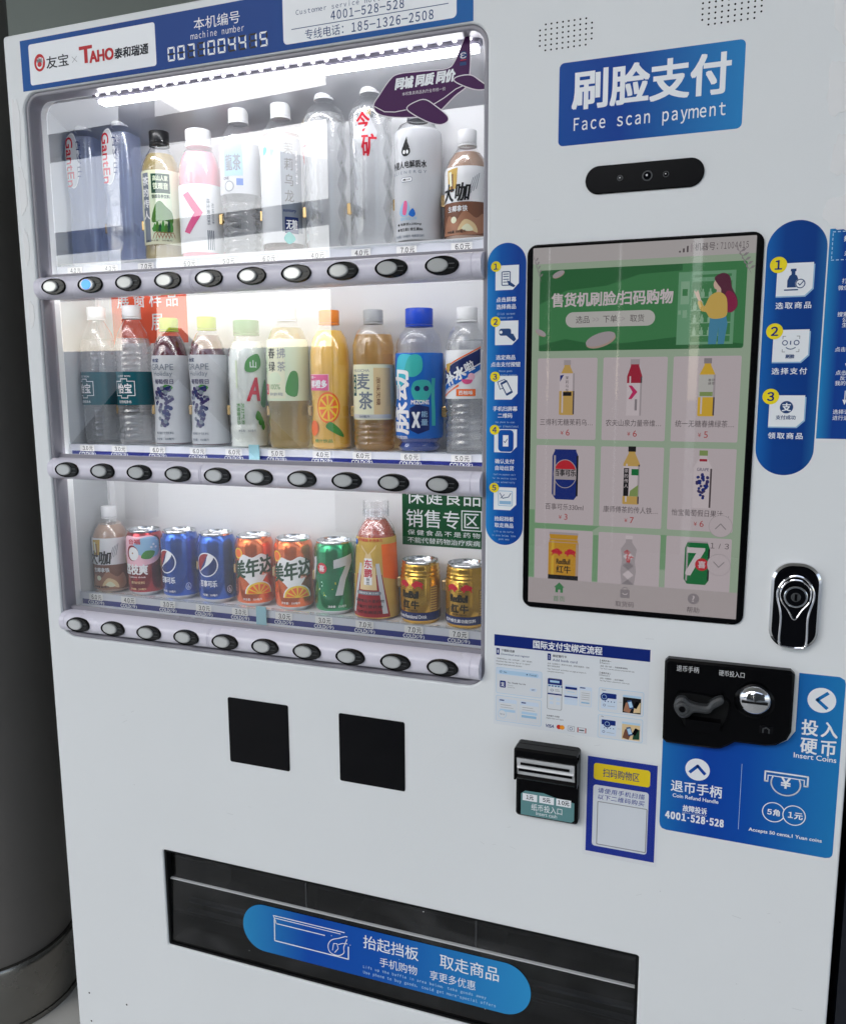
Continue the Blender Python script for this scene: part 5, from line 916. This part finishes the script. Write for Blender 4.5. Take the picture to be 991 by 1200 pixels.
for k in range(3): a.poly(smooth_closed([(14 + 5 * k, 50 - 8 * k), (18 + 5 * k, 60 - 8 * k), (24 + 4 * k, 52 - 8 * k), (18 + 5 * k, 44 - 8 * k)]), 'l_leaf', 3)
a.text('净含量：350毫升', -14, 26, 14, 30, 'l_slate', 2)
bottle('milky white bottle with a wide green cap and a red letter A', 2, 4, p, 'milky', 170, (20.5, 183, 204, 'cap_green'), None, art=a, shell='pet', free=31, rot=.42)
p = [(27, 0), (32, 5), (33.5, 16), (31.5, 30), (33.5, 44), (31.5, 58), (33.5, 72), (33.5, 150), (32.5, 168), (27, 184), (18, 196), (13, 202), (13, 212)]
a = Art(); a.rect(-20, 80, 12, 170, 'l_cream', 1); a.text('春', -18, 142, -4, 158, 'l_black', 3, .01); a.text('拂', 0, 142, 13, 158, 'l_slate', 3, 0); a.text('绿', -18, 122, -4, 137, 'l_black', 3, .01); a.text('茶', 0, 122, 13, 137, 'l_slate', 3); a.col('小茗', -28, 140, 9, 3, 'l_leaf', 3); a.rect(-29, 86, -20, 102, 'l_red', 3); a.col('无糖', -24.5, 100, 5, 1, 'l_white', 4); a.text('100%', -16, 94, 4, 102, 'l_leaf', 3, 0); a.poly(smooth_closed([(-24, 104), (-14, 118), (0, 120), (6, 108), (-6, 102)]), 'l_palegreen', 2); a.poly(smooth_closed([(12, 90), (20, 120), (32, 118), (30, 84)]), 'l_leaf', 2); a.text('茶叶原叶萃取', -16, 84, 8, 89, 'l_slate', 3, .01)
bottle('green tea bottle with a pale green and cream label and faceted base', 2, 5, p, 'tea_green', 190, (15.4, 203, 222, 'cap_white'), [(76, 172, 'l_palegreen')], art=a)
p = [(27, 0), (31, 4), (31.5, 12), (31, 40), (29.5, 64), (31, 92), (31.5, 130), (31, 152), (27, 172), (19, 186), (13, 193), (13, 203)]
a = Art(); a.rect(-24, 92, 12, 117, 'l_pink', 1); a.rect(-24, 92, 11, 116, 'l_rose', 2); a.text('鲜橙多', -21, 96, 9, 108, 'l_white', 3, .03); a.text('统一', -20, 110, -10, 115, 'l_white', 3, .02); a.disc(10, 66, 19, 'l_orange', 2, 24); a.disc(10, 66, 16.5, 'l_yellow', 3, 21)
for k in range(8): t_ = math.radians(45 * k + 10); t2 = math.radians(45 * k + 42); a.poly([(10 + 3 * math.cos((t_ + t2) / 2), 66 + 3 * math.sin((t_ + t2) / 2)), (10 + 15 * math.cos(t_), 66 + 19 * math.sin(t_)), (10 + 15 * math.cos(t2), 66 + 19 * math.sin(t2))], 'l_orange', 4)
a.poly(smooth_closed([(6, 36), (14, 44), (30, 30), (34, 20), (20, 26)]), 'l_leaf', 5); a.disc(-16, 34, 9, 'l_orange', 4, 12); a.text('橙汁饮品', -14, 12, 16, 17, 'l_leaf', 4, .02)
bottle('orange juice bottle with an orange cap and pink panel', 2, 6, p, 'juice_orange', 184, (15.8, 196, 215, 'cap_orange'), None, art=a, free=31.5)
p = [(27, 0), (31, 4), (32, 10), (32, 44), (31.4, 47), (31.4, 132), (32, 135), (32, 160), (28, 178), (19, 190), (13, 196), (13, 204)]; p = ribs(p, 10, 44, 8.5, 1.2)
a = Art(); a.rect(-28, 50, 40, 128, 'l_cream', 1); a.rect(-27, 84, -18, 116, 'l_teal', 2); a.col('大麦茶', -22.5, 114, 7, 2.5, 'l_cream', 3, .01); a.text('麦', -16, 94, 6, 118, 'l_slate', 2, .02); a.text('茶', -12, 64, 10, 90, 'l_slate', 2, .02); a.text('MUGICHA', -24, 120, 6, 124, 'l_slate', 2, .01); a.rect(12, 52, 40, 126, 'l_tan', 2); a.text('原味无糖', 16, 70, 22, 112, 'l_brown', 3, .01, rot=-1); a.rect(-28, 50, 40, 56, 'l_grey', 3); a.text('500毫升', -12, 51, 6, 55, 'l_slate', 4, .02)
bottle('amber barley tea bottle with a silver cap and cream label', 2, 7, p, 'barley_tea', 176, (15.2, 195, 213.5, 'cap_silver'), [(48, 131, 'l_cream')], art=a)
p = [(26, 0), (31, 3), (33, 8), (29, 14), (33, 19), (36, 24), (36, 60), (34.5, 78), (34.5, 96), (36, 112), (36, 146), (34, 152), (35, 158), (31, 174), (22, 184), (18, 187), (18, 196)]
a = Art(); a.poly(smooth_closed([(-30, 96), (-24, 140), (0, 144), (16, 132), (2, 118), (-10, 104)]), 'l_cyan', 1); a.poly(smooth_closed([(-10, 118), (-2, 142), (14, 142), (16, 122), (4, 112)]), 'l_mint', 2); a.text('脉动', -32, 28, -4, 122, 'l_white', 4, .035, rot=1); a.poly(smooth_closed([(0, 92), (6, 106), (26, 106), (30, 90), (20, 76), (6, 78)]), 'l_mint', 3); a.disc(9, 95, 4, 'l_navy', 4); a.disc(22, 95, 4, 'l_navy', 4); a.poly([(-2, 34), (-2, 66), (8, 72), (26, 68), (26, 34), (10, 28)], 'l_navy', 3); a.text('X', 2, 38, 12, 60, 'l_white', 4, .04); a.col('能量', 19, 62, 9, 3, 'l_skyblue', 4, .01); a.text('MIZONE', 0, 72, 26, 78, 'l_white', 4, .03); a.text('维生素饮料', -30, 20, -6, 25, 'l_white', 4, .02); a.rect(30, 40, 36, 110, 'l_mint', 2)
bottle('deep blue vitamin drink bottle with a wide blue cap', 2, 8, p, 'blue_drink', 20, (20.8, 189, 213, 'cap_blue'), [(21, 147, 'l_blue')], shell='pet_blue', art=a)
p = [(25, 0), (30, 4), (31.5, 12), (30.4, 30), (31.5, 36), (30.4, 54), (31.5, 62), (31.5, 78), (31.2, 80), (31.2, 150), (31.5, 154), (28, 172), (19, 188), (13, 194), (13, 202)]; p = ribs(p, 14, 78, 10.6, 1.8)
a = Art(); a.poly([(-32, 100), (30, 132), (30, 152), (-32, 120)], 'l_navy', 2); a.poly([(-32, 86), (30, 122), (30, 130), (-32, 98)], 'l_blue', 2); a.poly([(-32, 82), (-2, 98), (-2, 101), (-32, 85)], 'l_orange', 3); a.poly([(-32, 121), (30, 153), (30, 155), (-32, 123)], 'l_orange', 3)
k0 = len(a.p); a.text('补水', -28, 108, 6, 126, 'l_white', 4, .035, .1); a.text('啦', 8, 112, 22, 126, 'l_white', 4, .02, .1); a.rotate(26, -2, 118, k0); a.poly([(-27, 130), (-16, 132), (-19, 118), (-24, 118)], 'l_gold', 5); k0 = len(a.p); a.text('电解质饮料', -30, 90, -6, 96, 'l_white', 4, .01); a.rotate(27, -20, 93, k0); a.rect(-6, 84, 22, 94, 'l_orange', 4); a.text('西柚味', -2, 86, 18, 92, 'l_white', 5, .02); a.poly(ell(10, 108, 8, 7, 16, 180, 360), 'l_rose', 4); a.disc(16, 112, 5, 'l_pink', 4)
a.rect(34, 82, 58, 148, 'l_slate', 1); [a.rect(36, 84 + 4 * k, 56, 85.5 + 4 * k, 'l_white', 2) for k in range(15)]
bottle('clear bottle with a navy and orange slanted label, right end of the middle row', 2, 9, p, 'water', 165, (15.4, 194, 212, 'cap_white'), [(80, 150, 'l_white')], art=a)

# --- bottom row: cans
def make_can(label, i, m, art, H=120, r=32.2, group=None, rot=0, bands=None, neckm=None, ribs=False):
    t = thing('drink_can', label, 'can', loc(3, i), group); t.rotation_euler = (0, 0, rot)
    prof = [(r - 9, 0), (r - 7, 1.6), (r - 1, 8), (r, 12), (r, H - 17), (r - .6, H - 13), (r - 3, H - 7), (r - 4.4, H - 4.4)]
    if ribs: prof = [(r - 4, 0), (r - 1.6, 1.5), (r - 1.6, 5), (r, 8), (r, H - 26), (r - 1.6, H - 23), (r - .6, H - 20), (r - 2, H - 17), (r - 1.0, H - 14), (r - 2.4, H - 11), (r - 1.6, H - 8), (r - 3, H - 5), (r - 3.4, H - 4)]
    b = MB(); segm = [('silver' if prof[k + 1][1] <= 8 and not ribs else m) for k in range(len(prof) - 1)]
    b.lathe(k1(prof), segm, 56, caps=False)
    for z0, z1, mm_ in bands or []: b.lathe(k1([(r + .12, z0), (r + .12, z1)]), mm_, 56, caps=False)
    art.rad = r / 1000; art.wrap(b, lambda z, tt: (rad_at(prof, z * 1000) + .1) / 1000, ycut=8); b.build('can_body', t, sharp=40)
    q = prof[-1][0]; b = MB()
    b.lathe(k1([(q, H - 4.4), (q + .9, H - 3.6), (q + 1, H - 1), (q + .2, H), (q - 1, H - .4), (q - 1.6, H - 4), (q - 2.4, H - 5.4), (q - 3.4, H - 4.4), (.01, H - 4.2)]), 'silver', 48); lid = b.build('lid', t)
    b = MB(); k = [(x * .8, y * .8) for x, y in smooth_closed([(-8, 0), (-7, 12), (0, 15), (7, 12), (8, 0), (6, -7), (-6, -7)], 3)]
    b.add([(x / 1000, y / 1000 - .003, (H - 3.0) / 1000) for x, y in k] + [(x / 1000, y / 1000 - .003, (H - 4.0) / 1000) for x, y in k], [list(range(len(k)))] + [(j, j + len(k), (j + 1) % len(k) + len(k), (j + 1) % len(k)) for j in range(len(k))], 'chrome')
    kk = [(x / 1000, (y + 4) / 1000 - .003, (H - 2.9) / 1000) for x, y in ell(0, 2, 3.4, 3, 14)]; b.add(kk, [list(range(14))], 'mid_grey')
    b.build('pull_tab', lid); return t
a = Art(); a.poly(smooth_closed([(-30, 60), (-30, 104), (0, 107), (32, 106), (40, 70), (10, 56)]), 'l_pink', 1); a.poly(smooth_closed([(-10, 84), (6, 104), (36, 104), (38, 78), (20, 70)]), 'l_skyblue', 2); a.disc(-10, 78, 12, 'l_crimson', 3, 14); a.disc(-8, 77, 10, 'l_white', 4, 12); a.disc(-9, 78, 1.5, 'l_mocha', 5); a.poly(smooth_closed([(6, 70), (14, 82), (30, 80), (22, 68)]), 'l_leaf', 3)
a.text('台福', -16, 94, 6, 103, 'l_red', 5, .02); a.text('荔枝爽', -30, 40, 16, 58, 'l_white', 3, .03, .1); a.text('Lychee drink', -20, 33, 12, 37, 'l_white', 3, .01); a.text('果味饮料', -16, 23, 10, 28, 'l_tan', 3, .01); a.text('净含量：320毫升', -18, 12, 12, 16, 'l_tan', 3, .01); [a.disc(24 + 4 * k, 88 + 5 * (k % 2), 2, 'l_white', 4) for k in range(3)]
make_can('dark red lychee can with a pale fruit picture and white lettering', 1, 'can_red', a, 117, 31.6, rot=.25)
def globe(a, cx, cz, R):
    a.disc(cx, cz, R * 1.1, 'l_white', 1); a.disc(cx, cz, R, 'can_blueband', 2); a.poly(ell(cx, cz, R, R, 20, 78, 222), 'l_crimson', 3)
    a.poly(smooth_closed([(cx + R * .25, cz + R * .95), (cx + R * .72, cz + R * .68), (cx + R * .35, cz + R * .1), (cx - R * .2, cz - R * .3), (cx - R * .72, cz - R * .68), (cx - R * .6, cz - R * .5), (cx - R * .1, cz)], 3), 'l_white', 4)
a = Art(); globe(a, -10, 68, 19); a.text('百事可乐', -24, 30, 8, 41, 'l_white', 2, .02); a.text('净含量：330毫升', -20, 14, 8, 18, 'l_white', 2, .01); a.loop(ell(30, 24, 4.5, 6), .8, 'l_white', 2); a.text('6', 28, 20, 32, 28, 'l_white', 2)
pc = make_can('blue cola can with a round red white and blue emblem, beside the dark red can', 2, 'can_blue', a, group='blue cola cans', rot=.05)
dup(pc, loc(3, 3), 'blue cola can with a round red white and blue emblem, beside an orange can', .3)
a = Art(); a.poly(smooth_closed([(-28, 64), (-18, 90), (0, 86), (16, 92), (34, 78), (24, 56), (4, 34), (-10, 46)]), 'l_white', 1); a.text('美年达', -34, 54, 34, 84, 'l_dkgreen', 4, .03, .0)
vs_, fs_, m_, L_ = a.p[-1]
for q_ in range(1, len(a.p)):
    v_, f_, m2_, l2_ = a.p[q_]; a.p[q_] = ([(x, y + .18 * x) for x, y in v_], f_, m2_, l2_)
a.text('橙味', 14, 56, 26, 63, 'l_orange', 4, .01); a.poly(ell(10, 24, 24, 22, 20, 0, 180), 'l_white', 2); a.poly(ell(10, 24, 22, 20, 20, 0, 180), 'l_yellow', 3)
for k in range(6): t_ = math.radians(30 * k + 4); t2 = math.radians(30 * k + 26); a.poly([(10 + 3 * math.cos((t_ + t2) / 2), 24 + 3 * math.sin((t_ + t2) / 2)), (10 + 19 * math.cos(t_), 24 + 17 * math.sin(t_)), (10 + 19 * math.cos(t2), 24 + 17 * math.sin(t2))], 'l_orange', 4)
a.disc(-26, 92, 9, 'l_yellow', 1); a.disc(-26, 92, 7, 'l_orange', 2); a.text('净含量：330毫升', -18, 13, 14, 17, 'l_white', 5, .01)
oc = make_can('orange soda can with a white splash and dark green lettering, beside a blue can', 4, 'can_orange', a, group='orange soda cans', rot=.42)
dup(oc, loc(3, 5), 'orange soda can with a white splash and dark green lettering, beside the green can', .34)
a = Art(); a.poly([(6, 92), (38, 100), (40, 88), (26, 60), (20, 34), (8, 34), (16, 62), (26, 82), (6, 78)], 'l_grey', 2); a.disc(-14, 78, 9, 'l_red', 4); a.text('喜', -19, 73, -9, 83, 'l_white', 5, .02); a.poly([(-40, 92), (-26, 96), (-26, 84), (-34, 56), (-42, 56), (-36, 82)], 'l_grey', 2)
for k in range(14): a.disc(random.uniform(-24, 10), random.uniform(24, 56), random.uniform(.5, 1.2), ('l_yellow', 'l_white')[k % 2], 2, n=8)
a.text('净含量：330毫升', -4, 14, 26, 18, 'l_white', 3, .01)
make_can('green soda can with a large silver white seven', 6, 'can_green', a, rot=.22)
p = [(32, 0), (36, 4), (36.5, 12), (35, 50), (32.5, 100), (31.5, 128), (29, 138), (22.5, 150), (15, 160), (13.5, 163), (13.5, 170)]
a = Art(); a.poly([(-35, 6), (-24, 60), (-22, 74), (22, 74), (34, 6)], 'l_crimson', 1); a.poly([(-30, 12), (-16, 92), (-10, 92), (-24, 12)], 'l_grey', 3); a.poly([(30, 12), (18, 92), (12, 92), (22, 12)], 'l_grey', 3); a.poly([(-14, 50), (-10, 110), (-14, 122), (0, 106), (14, 122), (10, 110), (14, 50)], 'l_tan', 4); a.poly([(-18, 122), (-10, 84), (-4, 108)], 'l_gold', 5); a.poly([(18, 122), (10, 84), (4, 108)], 'l_gold', 5); a.rect(-6.5, 58, 6.5, 100, 'l_white', 6); a.col('东鹏', 0, 98, 13, 1.5, 'l_red', 7, .02); a.col('特饮', 0, 69, 5, .6, 'l_black', 7, .01); a.rect(-20, 42, 20, 48, 'l_slate', 6, 2.5); a.text('0糖维生素饮料', -16, 43.5, 16, 46.5, 'l_white', 7)
for k, s_ in enumerate(('保健食品不是药物', '不能代替药物', '治疗疾病适用')): a.text(s_, -24 + 2 * k, 30 - 9 * k, 24 - 2 * k, 35 - 9 * k, 'l_black', 6, .01)
a.text('提神醒脑 补充体力', -22, 126, 24, 131, 'l_red', 3, .01); a.disc(-28, 124, 5, 'l_blue', 3); a.poly([(22, 122), (60, 122), (60, 60), (24, 70)], 'l_orange', 2)
et = bottle('gold and crimson energy drink bottle with a clear cup over its cap', 3, 7, p, 'gold_drink', 158, (12, 162, 176, 'pet'), [(4, 132, 'l_gold')], art=a)
b = MB(); b.lathe(k1([(30.2, 136), (28.6, 146), (23, 156), (20.5, 160), (20.5, 186), (19.5, 189), (.01, 189)]), 'pet', 48, caps=False); b.lathe(k1([(20.8, 163), (20.8, 172), (20.6, 173)]), 'acrylic', 40, caps=False); b.build('cup_lid', et)
def bull_can(label, i, band, rot):
    a = Art(); cz = 62
    for sg in (-1, 1): a.poly([(sg * (2 + p_[0] * 1.35) - 2, cz + p_[1] * 1.35) for p_ in (BULL if sg > 0 else BULL[::-1])], 'l_red', 2)
    a.text('RedBull', -17, 42, 11, 53, 'l_black', 3, .035); a.text('红牛', -16, 25, 12, 38, 'l_black', 3, .03, sp=1.2); a.rect(-44, 6, 70, 19, 'l_navy', 1); a.text(band, -28, 10, 24, 15.5, 'l_white', 3, .02); a.loop(ell(-2, 64, 7, 7, 20), .4, 'l_gold', 1); a.rect(30, 20, 44, 60, 'l_gold', 1); [a.rect(31, 22 + 4 * k, 43, 23.4 + 4 * k, 'l_brown', 2) for k in range(10)]; a.text('维生素功能饮料', -14, 21, 10, 23.4, 'l_black', 3)
    return make_can(label, i, 'can_gold', a, 97.5, 31.4, 'gold energy cans', rot, ribs=True)
bull_can('gold energy can with two red bulls and English words on its navy band', 8, 'Vitamin Functional Drink', -.12)
bull_can('gold energy can with two red bulls and Chinese words on its navy band', 9, '红牛维生素功能饮料', .02)
bpy.data.objects.remove(_fo)
